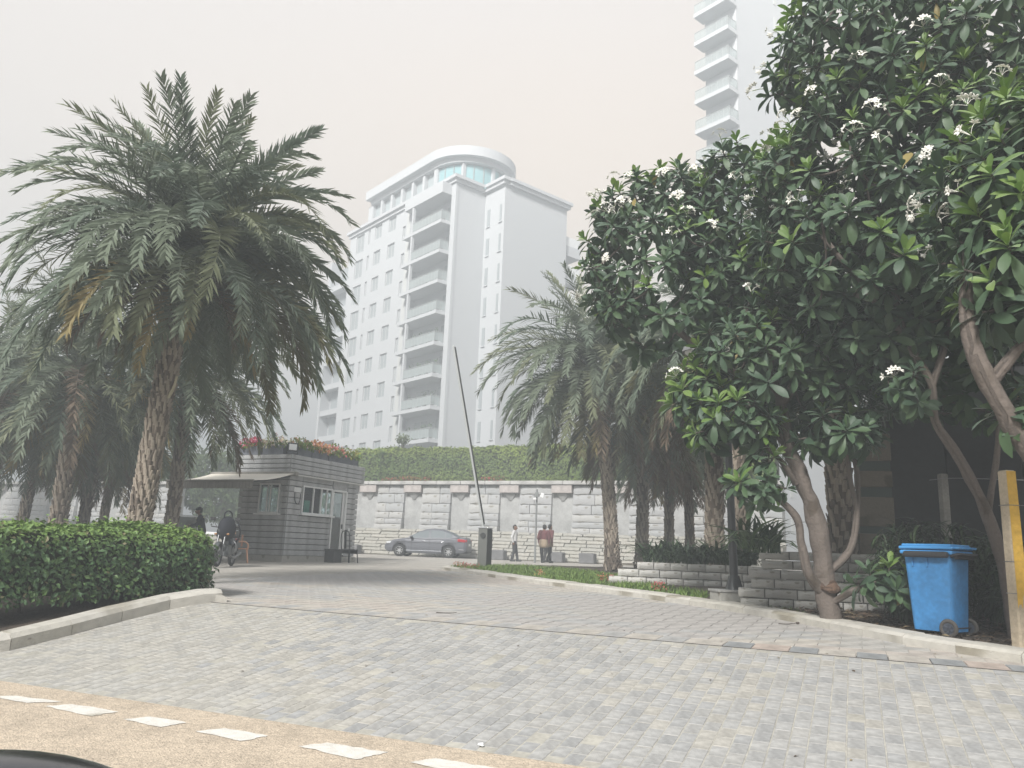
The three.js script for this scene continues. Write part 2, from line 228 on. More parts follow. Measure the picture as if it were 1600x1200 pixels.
kerb('right_kerb', R_OUT, 0.72, 0.36, 0.12, 1, ground);
kerb('right_kerb', [[-1.98, -25.5], [-2.0, -25.9], [-1.6, -26.25], [-0.6, -26.7], [1.5, -27.6], [5, -29], [10, -31], [16, -33]], 0.6, 0.3, 0.12, 1, ground);
// planting beds
const RIGHT_BED = [[7.5, -5.3], ...R_OUT.slice(1).map(([x, z]) => [x + 0.2, z - 0.05]), [-1.75, -26.0], [-0.5, -26.5], [5, -28.8], [10, -30.8], [30, -36], [30, -5]];
const LEFT_BED = [...L_OUT.map(([x, z]) => [x - 0.12, z - 0.06]), ...LEFT_RETURN.slice(1).map(([x, z]) => [x - 0.1, z]), [-40, -40], [-40, -6]];
struct('planting_bed', [uvW(sheet(-40, -3.9, -40, -5, 0.25, (x, z) => ground(x, z) + 0.07 + 0.03 * fbm(x * 2, z * 2, 0, 3, 2), (x, z) => inPoly(x, z, LEFT_BED)))], M_soil);
struct('planting_bed', [uvW(sheet(-2.2, 30, -36, -5, 0.25, (x, z) => ground(x, z) + 0.08 + 0.03 * fbm(x * 2, z * 2, 0, 4, 2) + 0.10 * sstep(0.6, 3.0, polyDist(x, z, R_OUT)), (x, z) => inPoly(x, z, RIGHT_BED)))], M_soil);
const bedY = (x, z) => ground(x, z) + 0.09 + 0.10 * sstep(0.6, 3.0, polyDist(x, z, R_OUT));
// ---------------------------------------------------------------- palms
const leafMat = (r, g, b, rough = 0.8, tr = 0.38, o = {}) => phys(r, g, b, rough, { transmission: tr, thickness: 0, specularIntensity: 0.6, ...o });
const M_frond = [[0.150, 0.188, 0.130], [0.168, 0.205, 0.142], [0.130, 0.172, 0.124], [0.185, 0.208, 0.120]].map((c) => leafMat(...c));
const M_frondDead = leafMat(0.17, 0.125, 0.085), M_frondYellow = leafMat(0.29, 0.235, 0.10), M_frondOlive = leafMat(0.13, 0.125, 0.055);
const M_palmTrunk = mat(0.17, 0.135, 0.105, 0.95, { map: streak }), M_stub = mat(0.37, 0.315, 0.255, 0.93, { map: mottle }), M_stubDark = mat(0.16, 0.13, 0.105, 0.95, { map: mottle }), M_stalk = mat(0.40, 0.36, 0.25, 0.8);
function frondGeo(len, th0, bend, pairs, leaf, seed, dens = 1) {              // arching feather leaf: grows from the origin along +x
  const r = RNG(seed), N = 26, pts = []; let p = V(0, 0, 0), th = th0;
  for (let i = 0; i <= N; i++) { pts.push(p.clone()); const t = i / N; th = th0 - bend * Math.pow(t, 1.25); p = p.clone().add(V(Math.cos(th), Math.sin(th), 0).multiplyScalar(len / N)); }
  const P = [], at = (t) => { const f = t * N, i = Math.min(N - 1, Math.floor(f)); return pts[i].clone().lerp(pts[i + 1], f - i); };
  const rr = (t) => lerp(0.022, 0.004, t) * len / 3.4;
  for (let i = 0; i < N; i++) {                                              // midrib: a three-sided stalk
    const a = pts[i], b = pts[i + 1], ra = rr(i / N) * (i < 2 ? 1.8 : 1), rc = rr((i + 1) / N), d = b.clone().sub(a).normalize(), n = V(-d.y, d.x, 0);
    const ring = (c, q) => [0, 1, 2].map((k) => { const an = k * TAU / 3 + 1.57; return c.clone().addScaledVector(n, Math.sin(an) * q).add(V(0, 0, Math.cos(an) * q)); });
    const A = ring(a, ra), B = ring(b, rc); for (let k = 0; k < 3; k++) { const l = (k + 1) % 3; for (const q of [A[k], B[k], B[l], A[k], B[l], A[l]]) P.push(q.x, q.y, q.z); }
  }
  for (let i = 0; i < pairs; i++) for (const s of [1, -1]) {
    const t = 0.10 + 0.90 * (i + r() * 0.8) / pairs; if (r() > dens) continue;
    const a = at(t), e = at(Math.min(1, t + 0.02)), d = e.sub(at(Math.max(0, t - 0.02))).normalize(), n = V(-d.y, d.x, 0);
    const prof = Math.min(1, 0.35 + t * 3.2) * (1 - 0.62 * Math.pow(t, 2.4)), L = leaf * prof * lerp(0.85, 1.12, r()), al = lerp(1.12, 0.5, t) + (r() - 0.5) * 0.22, de = lerp(-0.25, 0.75, r());
    const dir = d.clone().multiplyScalar(Math.cos(al)).add(V(0, 0, s).multiplyScalar(Math.sin(al) * Math.cos(de))).addScaledVector(n, Math.sin(al) * Math.sin(de)).normalize();
    const w = 0.0165 * lerp(0.8, 1.2, r()) * (leaf / 0.42), wd = V(0, 0, 0).crossVectors(dir, n).normalize().lerp(n, r() * 0.8).normalize().multiplyScalar(w), m = a.clone().addScaledVector(dir, L * 0.45), tip = a.clone().addScaledVector(dir, L).add(V(0, -L * 0.13 * (0.4 + r()), 0));
    const q = [a.clone().addScaledVector(wd, 0.6), a.clone().addScaledVector(wd, -0.6), m.clone().add(wd), m.clone().sub(wd), tip];
    for (const k of [0, 1, 3, 0, 3, 2, 2, 3, 4]) P.push(q[k].x, q[k].y, q[k].z);
  }
  const g = new THREE.BufferGeometry(); g.setAttribute('position', new THREE.Float32BufferAttribute(P, 3)); g.computeVertexNormals(); return stripped(g);
}
const FR = { near: {}, far: {} };
for (const [k, pairs, leaf] of [['near', 58, 0.54], ['far', 46, 0.56]]) {
  FR[k].up = [0, 1, 2].map((i) => frondGeo(3.1, 1.32 - i * 0.12, 0.55 + i * 0.28, pairs, leaf, 100 + i));
  FR[k].arch = [0, 1, 2].map((i) => frondGeo(3.5, 0.85, 1.45 + i * 0.25, pairs, leaf, 200 + i));
  FR[k].flat = [0, 1, 2].map((i) => frondGeo(3.5, 0.42, 1.5 + i * 0.25, pairs, leaf, 300 + i));
  FR[k].low = [0, 1, 2].map((i) => frondGeo(3.4, -0.05, 1.1 + i * 0.2, pairs, leaf, 400 + i));
  FR[k].hang = [0, 1, 2].map((i) => frondGeo(3.1, -0.6, 0.75 + i * 0.15, pairs, leaf, 500 + i, 0.85));
}
function palm(label, base, top, o = {}) {
  const { r0 = 0.26, r1 = 0.2, scale = 1, detail = 'far', n = [10, 16, 18, 18, 16], group, skirt = 0, seed = 1, bare = 0 } = o, r = RNG(seed * 977 + 5);
  const t = thing('date_palm', label, 'palm tree', base, 0, group), h = top[1] - base[1], dx = top[0] - base[0], dz = top[2] - base[2];
  const path = (f) => V(dx * Math.pow(f, o.curve ?? 1.0) + (o.bow ?? 0) * Math.sin(f * Math.PI), h * f, dz * f), rad = (f) => lerp(r0, r1, f) * (1 + 0.35 * Math.exp(-f * 14));
  const core = tube([0, 0.15, 0.35, 0.55, 0.78, 1].map(path), r0 * 0.97, 14, 20, r1 * 0.97); part(t, 'trunk', uvW(core), M_palmTrunk);
  const stubs = [[], []], rows = Math.round(h / (detail === 'near' ? 0.085 : 0.14)), per = detail === 'near' ? 11 : 9;
  for (let i = 0; i < rows; i++) for (let k = 0; k < per; k++) {              // old leaf bases in a spiral
    const f = (i + r() * 0.6) / rows, a = (k + (i % 2) * 0.5 + r() * 0.25) / per * TAU + i * 0.13, c = path(f), q = rad(f), w = 1.55 * q * Math.PI / per * lerp(0.75, 1.1, r()), hh = (detail === 'near' ? 0.17 : 0.2) * lerp(0.7, 1.35, r()), th = 0.05 * lerp(0.6, 1.5, r()) * (detail === 'near' ? 1 : 1.2);
    const g = new THREE.CylinderGeometry(w * 0.36, w * 0.62, hh, 4, 1); g.rotateY(Math.PI / 4); g.scale(1, 1, th / w); g.rotateZ((r() - 0.5) * 0.35);
    g.rotateX(lerp(0.16, 0.42, r())); g.translate(0, 0, q * 0.99); g.rotateY(a); g.translate(c.x, c.y + 0.05, c.z); stubs[r() > (f < 0.12 || f > 0.82 ? 0.3 : 0.75) ? 1 : 0].push(g);
  }
  stubs.forEach((l, k) => l.length && part(t, 'leaf_base', l.map((g) => uvW(g)), k ? M_stubDark : M_stub, { kind: 'stuff' }));
  for (let k = 0; k < (detail === 'near' ? 13 : 0); k++) { const f = lerp(0.45, 0.97, r()), a = r() * TAU, c = path(f), q = rad(f), L = lerp(0.2, 0.55, r()), d = V(Math.sin(a), 0, Math.cos(a)); part(t, 'cut_stalk', tube([c.clone().addScaledVector(d, q * 0.8), c.clone().addScaledVector(d, q + L * 0.25).add(V(0, L * 0.5, 0)), c.clone().addScaledVector(d, q + L * lerp(0.1, 0.75, r())).add(V(0, L, 0))], 0.034, 6, 6, 0.018), M_stalk); }
  const c = path(1), F = FR[detail], kinds = ['up', 'arch', 'flat', 'low', 'hang'];
  kinds.forEach((kd, ki) => {
    for (let i = 0; i < n[ki]; i++) {
      const az = (i + r() * 0.7) / n[ki] * TAU + ki * 1.3, g = F[kd][Math.floor(r() * 3)], low = ki >= 3;
      let m = M_frond[Math.floor(r() * 4)]; const roll = r();
      if (kd === 'hang') m = roll < 0.12 + skirt ? M_frondDead : roll < 0.24 + skirt ? M_frondOlive : roll < 0.29 + skirt ? M_frondYellow : m; else if (kd === 'low') m = roll < 0.04 ? M_frondDead : roll < 0.12 ? M_frondOlive : roll < 0.16 ? M_frondYellow : m;
      const s = scale * lerp(0.86, 1.12, r()) * (kd === 'hang' ? o.hang ?? 1 : 1), fr = part(t, 'frond', g, m, { p: [c.x + Math.cos(az) * r1 * 0.7, c.y - ki * 0.16 + 0.25, c.z - Math.sin(az) * r1 * 0.7] });
      fr.rotation.set(0, az, (r() - 0.5) * 0.25, 'YXZ'); fr.rotateX((r() - 0.5) * 0.5); fr.scale.setScalar(s);
    }
  });
  return t;
}
palm('tall feathery date palm with rough stubbed trunk behind the left clipped hedge, nearest and largest', [-6.40, 0.55, -14.0], [-6.02, 6.45, -14.0], { detail: 'near', r0: 0.18, r1: 0.165, n: [34, 44, 52, 52, 30], hang: 0.7, bow: -0.06, seed: 3, scale: 0.95 });
const GL = 'date palms in the left bed';
const XZ = (k, d) => [k * d, -d];
const leftPalms = [[-0.555, 20.5, 5.1, 'thick dark date palm trunk second from the big left palm, leaning slightly', 0.25], [-0.60, 27, 4.6, 'slim pale trunked date palm at far left between thicker trunks', 0.2], [-0.525, 28, 4.7, 'pale stubby date palm trunk just left of the big front palm', 0.22], [-0.415, 22.5, 5.6, 'date palm hidden behind the big front palm with low hanging fronds', 0.22], [-0.645, 23, 5.0, 'date palm at the left picture edge with drooping grey green fronds', 0.22], [-0.50, 32, 4.6, 'thin date palm far back before the left stone wall', 0.2]];
leftPalms.forEach(([k, d, h, label, r0], i) => { const [x, z] = XZ(k, d), y = ground(x, z); palm(label, [x, y, z], [x + R(-0.2, 0.25), y + h, z], { r0: r0 * 0.78, r1: r0 * 0.66, n: [10, 16, 22, 26, 24], seed: 20 + i, skirt: 0.06, scale: 0.95 }); });
palm('grey green date palm with curved leaning trunk on the right island, nearest the barrier', [3.17, 0.92, -24.0], [2.45, 7.1, -24.0], { r0: 0.185, r1: 0.165, n: [16, 26, 32, 32, 26], bow: 0.12, seed: 41, skirt: 0.1, detail: 'near', scale: 1.04 });
const rightPalms = [[0.168, 26.5, 5.2, 'dark straight palm trunk right behind the curved leaning palm', 0.23, 0.35], [0.202, 31, 5.0, 'slim shaded palm trunk in front of the pale stone wall, left of a twin', 0.21, 0.4], [0.228, 31.5, 5.0, 'slim shaded palm trunk in front of the pale stone wall, right of its twin', 0.2, 0.4], [0.258, 20.5, 6.0, 'thick brown palm trunk just left of the lamp post', 0.27, 0.2], [0.289, 19.0, 6.2, 'thick black shaded palm trunk just right of the lamp post', 0.25, 0.3], [0.418, 14.6, 5.4, 'rough dark palm trunk behind the forked frangipani trunk', 0.27, 0.2]];
rightPalms.forEach(([k, d, h, label, r0, sk], i) => { const [x, z] = XZ(k, d), y = bedY(x, z) + 0.1; palm(label, [x, y, z], [x + R(-0.12, 0.12), y + h, z], { r0: r0 * 0.82, r1: r0 * 0.68, n: [7, 14, 20, 26, 30], seed: 60 + i, skirt: sk, scale: i === 5 ? 0.7 : 0.92 }); });

// ---------------------------------------------------------------- frangipani trees
const M_bark = mat(0.135, 0.112, 0.096, 0.9, { map: stain, bumpMap: grain, bumpScale: 0.01 }), M_barkDark = mat(0.12, 0.10, 0.085, 0.92, { map: mottle, bumpMap: grain, bumpScale: 0.01 }), M_burr = mat(0.15, 0.095, 0.065, 0.95, { map: mottle, bumpMap: grain, bumpScale: 0.03 });
const pl = (r, g, b, tr = 0.3) => phys(r, g, b, 0.62, { transmission: tr, thickness: 0, specularIntensity: 1, clearcoat: 0.2, clearcoatRoughness: 0.42 });
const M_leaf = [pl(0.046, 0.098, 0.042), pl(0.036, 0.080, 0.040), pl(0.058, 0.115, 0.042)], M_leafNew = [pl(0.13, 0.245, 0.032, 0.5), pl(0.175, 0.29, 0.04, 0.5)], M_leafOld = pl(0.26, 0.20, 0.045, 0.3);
const M_petal = phys(0.85, 0.84, 0.78, 0.6, { transmission: 0.2, thickness: 0 }), M_petalC = mat(0.75, 0.55, 0.12, 0.7);
function plLeaf(len, w, droop, fold) {                                       // paddle leaf with a folded midrib, growing along +z, upper side +y
  const n = 6, P = [], row = (i) => { const t = i / n, ww = w * (t < 0.06 ? 0.12 : Math.pow(Math.max(0, Math.sin(Math.PI * Math.pow(t, 1.75) * 0.97 + 0.1)), 0.72)), y = -droop * len * t * t, z = len * (t - 0.18 * droop * t * t); return [[-ww, y + ww * fold, z], [0, y, z], [ww, y + ww * fold, z]]; };
  for (let i = 0; i < n; i++) { const a = row(i), b = row(i + 1); for (const k of [0, 1]) P.push(...a[k], ...a[k + 1], ...b[k + 1], ...a[k], ...b[k + 1], ...b[k]); }
  let g = new THREE.BufferGeometry(); g.setAttribute('position', new THREE.Float32BufferAttribute(P, 3)); g = mergeVertices(g, 1e-5); g.computeVertexNormals(); return stripped(g);
}
const PLG = [plLeaf(0.27, 0.047, 0.18, 0.28), plLeaf(0.30, 0.05, 0.35, 0.22), plLeaf(0.24, 0.043, 0.08, 0.35), plLeaf(0.32, 0.052, 0.55, 0.18)];
function flowerGeo() { const g = []; for (let k = 0; k < 5; k++) { const p = new THREE.SphereGeometry(0.5, 6, 4).scale(0.019, 0.005, 0.034); p.translate(0, 0.004, 0.02); p.rotateX(-0.35); p.rotateY(k * TAU / 5); g.push(p); } return mg(g); }
const FLOWER = flowerGeo();
function clusterGeo(seed, n) { const r = RNG(seed), g = []; for (let i = 0; i < n; i++) { const d = V(r() - 0.5, r() * 0.8, r() - 0.5).normalize(), f = FLOWER.clone(); f.applyQuaternion(new THREE.Quaternion().setFromUnitVectors(V(0, 1, 0), d.clone().add(V(0, 0.3, 0)).normalize())); f.scale(1.65, 1.65, 1.65); f.translate(d.x * 0.11, d.y * 0.09, d.z * 0.11); g.push(f, tube([[0, -0.04, 0], [d.x * 0.06, d.y * 0.03, d.z * 0.06], [d.x * 0.112, d.y * 0.094, d.z * 0.112]], 0.003, 4, 3)); } return mg(g); }
const CLUST = [clusterGeo(1, 5), clusterGeo(2, 8), clusterGeo(3, 4), clusterGeo(4, 9)];
const clusterStem = tube([[0, -0.2, 0], [0.01, -0.1, 0.01], [0, 0.02, 0]], 0.006, 5, 4);
function frangipani(label, base, stems, blobs, o = {}) {
  const r = RNG(o.seed ?? 1), t = thing('frangipani_tree', label, 'tree', base), B = V(...base), loc = (p) => V(...p).sub(B);
  const nodes = [];
  for (const s of stems) { const pts = s.pts.map(loc); part(t, s.name ?? 'limb', uvW(gnarl(tube(pts, s.r0, 14, pts.length * 8, s.r1), s.r0 * 0.55, 5.5, 3)), s.dark ? M_barkDark : M_bark); const c = new THREE.CatmullRomCurve3(pts); for (let i = 1; i <= 8; i++) nodes.push(c.getPoint(i / 8)); }
  if (o.burr) part(t, 'burr', uvW(gnarl(new THREE.SphereGeometry(1, 20, 14).scale(0.165, 0.1, 0.165).translate(...loc(o.burr).toArray()), 0.14, 9, 8)), M_burr);
  const tips = [];
  for (const b of blobs) for (let i = 0, tries = 0; i < b.n && tries < 4000; tries++) {
    const d = V(r() * 2 - 1, r() * 2 - 1, r() * 2 - 1); if (d.lengthSq() > 1 || d.lengthSq() < 0.02) continue; d.normalize(); if (d.y < (b.lowest ?? -0.75)) continue;
    const q = lerp(b.inner ?? 0.8, 1.0, Math.sqrt(r())), p = V(b.c[0] + d.x * b.r[0] * q, b.c[1] + d.y * b.r[1] * q, b.c[2] + d.z * b.r[2] * q).sub(B);
    if (tips.some((k) => k.p.distanceToSquared(p) < (b.gap ?? 0.055))) { if (tries > 2500) break; continue; }
    const n = V(d.x / b.r[0], d.y / b.r[1], d.z / b.r[2]).normalize(); tips.push({ p, n, top: d.y, fresh: b.fresh ?? 0.2, q, fl: b.fl ?? 0.16 }); i++;
  }
  // twigs: every tip hangs on the nearest limb node or an earlier fork
  const forks = nodes.slice(), twigs = [];
  tips.sort((a, b) => Math.min(...nodes.map((k) => k.distanceToSquared(a.p))) - Math.min(...nodes.map((k) => k.distanceToSquared(b.p))));
  for (const k of tips) { let best = null, bd = 1e9; for (const f of forks) { const dd = f.distanceToSquared(k.p); if (dd < bd && dd > 0.01) { bd = dd; best = f; } } const dir = k.n.clone().add(V(0, 0.35, 0)).normalize(), e = k.p.clone().addScaledVector(dir, -0.16), m = best.clone().lerp(e, 0.55).add(V(R(-0.05, 0.05), -0.06, R(-0.05, 0.05))); const L = Math.sqrt(bd); twigs.push(tube([best, m, e, k.p], clamp(0.012 + L * 0.011, 0.014, 0.03), 5, 6, 0.011)); forks.push(m.clone(), e.clone()); }
  part(t, 'twigs', twigs, M_barkDark, { kind: 'stuff' });
  const L = [], kinds = [...M_leaf, ...M_leafNew, M_leafOld];
  for (const k of tips) {
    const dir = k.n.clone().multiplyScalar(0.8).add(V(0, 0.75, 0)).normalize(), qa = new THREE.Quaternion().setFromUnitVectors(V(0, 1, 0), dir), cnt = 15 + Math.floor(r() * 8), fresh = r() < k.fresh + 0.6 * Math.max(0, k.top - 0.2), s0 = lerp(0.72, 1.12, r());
    for (let i = 0; i < cnt; i++) {
      const f = i / cnt, az = i * 2.399 + r() * 0.5, pitch = lerp(-0.75, 1.15, Math.pow(f, 0.9)) + (r() - 0.5) * 0.35, q = qa.clone().multiply(eul(-pitch, az, (r() - 0.5) * 0.5)), p = k.p.clone().addScaledVector(dir, (f - 0.8) * 0.16);
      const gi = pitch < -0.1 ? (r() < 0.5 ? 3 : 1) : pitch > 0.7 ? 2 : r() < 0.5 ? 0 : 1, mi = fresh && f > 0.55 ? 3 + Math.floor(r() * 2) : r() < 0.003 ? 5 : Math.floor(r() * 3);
      L.push({ p, q, s: s0 * lerp(0.8, 1.12, r()) * (f > 0.85 ? 0.8 : 1), gi, mi, w: p.clone().add(B) });
    }
  }
  const dist = (l) => l.w.length() + (Math.abs(l.w.x / -l.w.z - 0.0) > 0.68 || l.w.y > 1.37 + 0.78 * -l.w.z ? 50 : 0);
  L.sort((a, b) => dist(a) - dist(b));
  const bins = {};
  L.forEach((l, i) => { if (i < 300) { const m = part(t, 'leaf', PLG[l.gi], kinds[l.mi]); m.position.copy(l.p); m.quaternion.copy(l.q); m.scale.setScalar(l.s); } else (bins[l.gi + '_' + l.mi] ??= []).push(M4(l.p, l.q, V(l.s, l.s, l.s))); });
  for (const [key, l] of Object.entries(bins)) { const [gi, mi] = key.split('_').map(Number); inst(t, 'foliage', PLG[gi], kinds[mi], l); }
  let nf = 0; for (const k of tips) if (r() < k.fl * 1.35 && k.top > -0.35) { const d = k.n.clone().add(V(0, 0.9, 0)).normalize(), c = part(t, 'flower_cluster', [CLUST[Math.floor(r() * 4)], ], M_petal); c.position.copy(k.p).addScaledVector(d, 0.25); c.quaternion.setFromUnitVectors(V(0, 1, 0), k.n.clone().add(V(0, 0.4, 0)).normalize()); c.scale.setScalar(lerp(0.68, 1.0, r())); const s = part(c, 'stem', clusterStem, M_leafNew[0]); nf++; }
  return t;
}
frangipani('broad frangipani tree with reddish burred forked trunk beside the lamp post', [4.54, 0.62, -11.4], [
  { name: 'trunk', pts: [[4.54, 0.5, -11.4], [4.50, 0.95, -11.4], [4.47, 1.35, -11.4], [4.40, 1.9, -11.4], [4.22, 2.5, -11.4], [4.02, 3.05, -11.4], [3.95, 3.6, -11.4], [3.7, 4.3, -11.5]], r0: 0.155, r1: 0.06 },
  { pts: [[4.45, 0.95, -11.38], [4.22, 1.2, -11.3], [4.12, 1.6, -11.25], [4.05, 1.95, -11.2], [3.75, 2.25, -11.15], [3.55, 2.45, -11.1]], r0: 0.075, r1: 0.035 },
  { pts: [[4.5, 1.2, -11.4], [4.85, 1.55, -11.4], [4.98, 2.1, -11.4], [5.05, 2.7, -11.5], [4.9, 3.4, -11.6]], r0: 0.055, r1: 0.03 },
  { pts: [[4.98, 2.1, -11.4], [4.86, 2.6, -11.3], [4.75, 3.2, -11.2]], r0: 0.04, r1: 0.025 },
  { pts: [[4.02, 3.05, -11.4], [3.8, 3.35, -11.5], [3.62, 3.75, -11.6], [3.3, 4.2, -11.8], [2.8, 4.7, -12.1], [2.3, 5.2, -12.3]], r0: 0.085, r1: 0.04 },
  { pts: [[3.8, 4.1, -11.5], [3.9, 4.8, -11.4], [3.7, 5.6, -11.4]], r0: 0.07, r1: 0.035 }, { pts: [[3.95, 3.6, -11.4], [4.4, 4.3, -11.2], [4.9, 5.0, -11.0], [5.2, 5.8, -10.8]], r0: 0.07, r1: 0.035 },
  { pts: [[4.56, 0.85, -11.3], [4.8, 1.05, -11.0], [5.05, 1.15, -10.8], [5.15, 1.2, -10.7]], r0: 0.05, r1: 0.03 }, { pts: [[4.1, 2.45, -11.35], [3.85, 2.75, -11.2], [3.6, 2.95, -11.1]], r0: 0.05, r1: 0.03 },
], [
  { c: [2.62, 6.05, -12.4], r: [1.58, 1.68, 1.5], n: 165, fresh: 0.2, fl: 0.26, gap: 0.05 },
  { c: [3.75, 6.4, -11.7], r: [1.4, 1.5, 1.3], n: 105, fresh: 0.22, fl: 0.24 },
  { c: [2.92, 3.68, -11.7], r: [0.58, 0.62, 0.6], n: 26, fresh: 0.8, fl: 0.05, gap: 0.04 },
  { c: [4.05, 4.3, -11.2], r: [1.4, 0.9, 0.9], n: 80, fresh: 0.03, fl: 0.05 },
  { c: [3.25, 3.3, -11.3], r: [0.75, 0.5, 0.6], n: 22, fresh: 0.7, fl: 0.05, gap: 0.04 }, { c: [4.5, 3.15, -10.9], r: [0.6, 0.35, 0.45], n: 11, fresh: 0.1, fl: 0.1, gap: 0.04 },
  { c: [3.5, 2.5, -11.1], r: [0.42, 0.4, 0.4], n: 12, fresh: 0.12, fl: 0, gap: 0.03, lowest: -1 },
  { c: [4.85, 3.4, -11.6], r: [0.7, 0.55, 0.6], n: 18, fresh: 0, fl: 0 },
  { c: [5.0, 1.15, -10.7], r: [0.42, 0.22, 0.3], n: 9, fresh: 0.3, fl: 0, gap: 0.02 },
], { seed: 11, burr: [4.50, 1.02, -11.36] });
frangipani('tall dense frangipani with white flower clusters whose slender trunk leans beside the yellow post', [6.05, 0.62, -9.75], [
  { name: 'trunk', pts: [[6.05, 0.5, -9.75], [6.0, 1.3, -9.75], [5.85, 2.0, -9.75], [5.55, 2.7, -9.75], [5.30, 3.15, -9.75], [5.32, 3.6, -9.8], [5.1, 4.2, -9.9], [5.0, 5.0, -10.0]], r0: 0.075, r1: 0.04 },
  { pts: [[5.32, 3.6, -9.8], [5.6, 4.4, -9.8], [5.8, 5.4, -9.8]], r0: 0.045, r1: 0.03 }, { pts: [[5.1, 4.2, -9.9], [4.5, 5.1, -10.0], [4.0, 5.9, -10.1]], r0: 0.045, r1: 0.03 },
  { pts: [[5.85, 2.0, -9.75], [6.15, 2.9, -9.9], [6.3, 3.9, -10.0]], r0: 0.04, r1: 0.025 },
], [
  { c: [4.85, 6.0, -10.0], r: [1.75, 2.0, 1.5], n: 210, fresh: 0.35, fl: 0.24, gap: 0.055 },
  { c: [5.9, 6.4, -9.6], r: [1.5, 1.9, 1.4], n: 110, fresh: 0.35, fl: 0.2 },
  { c: [4.75, 8.25, -9.9], r: [1.35, 1.15, 1.2], n: 85, fresh: 0.3, fl: 0.2 }, { c: [5.8, 8.0, -9.4], r: [1.6, 1.5, 1.3], n: 110, fresh: 0.3, fl: 0.16 },
  { c: [5.3, 5.0, -10.4], r: [1.4, 1.1, 0.9], n: 80, fresh: 0, fl: 0.06 }, { c: [7.1, 4.5, -11.6], r: [2.0, 1.4, 1.2], n: 90, fresh: 0, fl: 0 },
  { c: [5.05, 3.55, -9.85], r: [0.4, 0.3, 0.4], n: 5, fresh: 0.05, fl: 0.3 },
  { c: [5.6, 4.4, -10.3], r: [1.2, 0.7, 0.8], n: 36, fresh: 0, fl: 0.05 },
], { seed: 23 });
frangipani('near frangipani with stout trunk cut off by the right picture edge', [5.35, 0.5, -6.9], [
  { name: 'trunk', pts: [[5.35, 0.4, -6.9], [5.1, 1.2, -7.0], [4.85, 2.05, -7.0], [4.55, 2.55, -7.0], [4.32, 3.0, -7.0], [4.2, 3.6, -7.05], [4.3, 4.3, -7.1]], r0: 0.12, r1: 0.06 },
  { pts: [[4.32, 3.0, -7.0], [4.7, 3.5, -6.9], [5.1, 4.1, -6.8]], r0: 0.06, r1: 0.03 },
], [
  { c: [5.1, 4.75, -7.2], r: [1.0, 1.35, 0.95], n: 95, fresh: 0.45, fl: 0.12, gap: 0.04 },
  { c: [4.72, 4.15, -6.9], r: [0.62, 0.75, 0.6], n: 40, fresh: 0.4, fl: 0.06, gap: 0.04 },
  { c: [4.62, 2.72, -7.0], r: [0.25, 0.2, 0.25], n: 4, fresh: 0.1, fl: 0, gap: 0.02 },
], { seed: 37 });

// ---------------------------------------------------------------- low plants
function blade(len, w, bend, n = 4) { const P = [], row = (i) => { const t = i / n, ww = w * Math.sin(Math.PI * (0.12 + 0.88 * t)) , a = bend * t; return [[-ww, len * t * Math.cos(a * 0.8), len * t * Math.sin(a)], [0, len * t * Math.cos(a * 0.8) - ww * 0.3, len * t * Math.sin(a)], [ww, len * t * Math.cos(a * 0.8), len * t * Math.sin(a)]]; }; for (let i = 0; i < n; i++) { const a = row(i), b = row(i + 1); for (const k of [0, 1]) P.push(...a[k], ...a[k + 1], ...b[k + 1], ...a[k], ...b[k + 1], ...b[k]); } const g = new THREE.BufferGeometry(); g.setAttribute('position', new THREE.Float32BufferAttribute(P, 3)); g.computeVertexNormals(); return stripped(g); }
const BL = [blade(0.5, 0.022, 0.9), blade(0.62, 0.026, 1.3), blade(0.42, 0.024, 0.5)], M_strap = [leafMat(0.045, 0.085, 0.035, 0.6), leafMat(0.06, 0.105, 0.04, 0.6), leafMat(0.035, 0.07, 0.035, 0.6)];
function strapClump(name, label, cat, p, spread, n, size, seed, group, mats = M_strap) {
  const r = RNG(seed), t = thing(name, label, cat, p, 0, group), b = [[], [], []];
  for (let i = 0; i < n; i++) { const a = r() * TAU, d = Math.sqrt(r()); b[Math.floor(r() * 3)].push(M4(V(Math.cos(a) * d * spread[0], -0.02, Math.sin(a) * d * spread[1]), eul(lerp(-0.15, 0.5, r()), r() * TAU, (r() - 0.5) * 0.4), V(1, 1, 1).multiplyScalar(size * lerp(0.6, 1.25, r())))); }
  b.forEach((l, k) => l.length && inst(t, 'leaves', BL[k], mats[k], l)); return t;
}
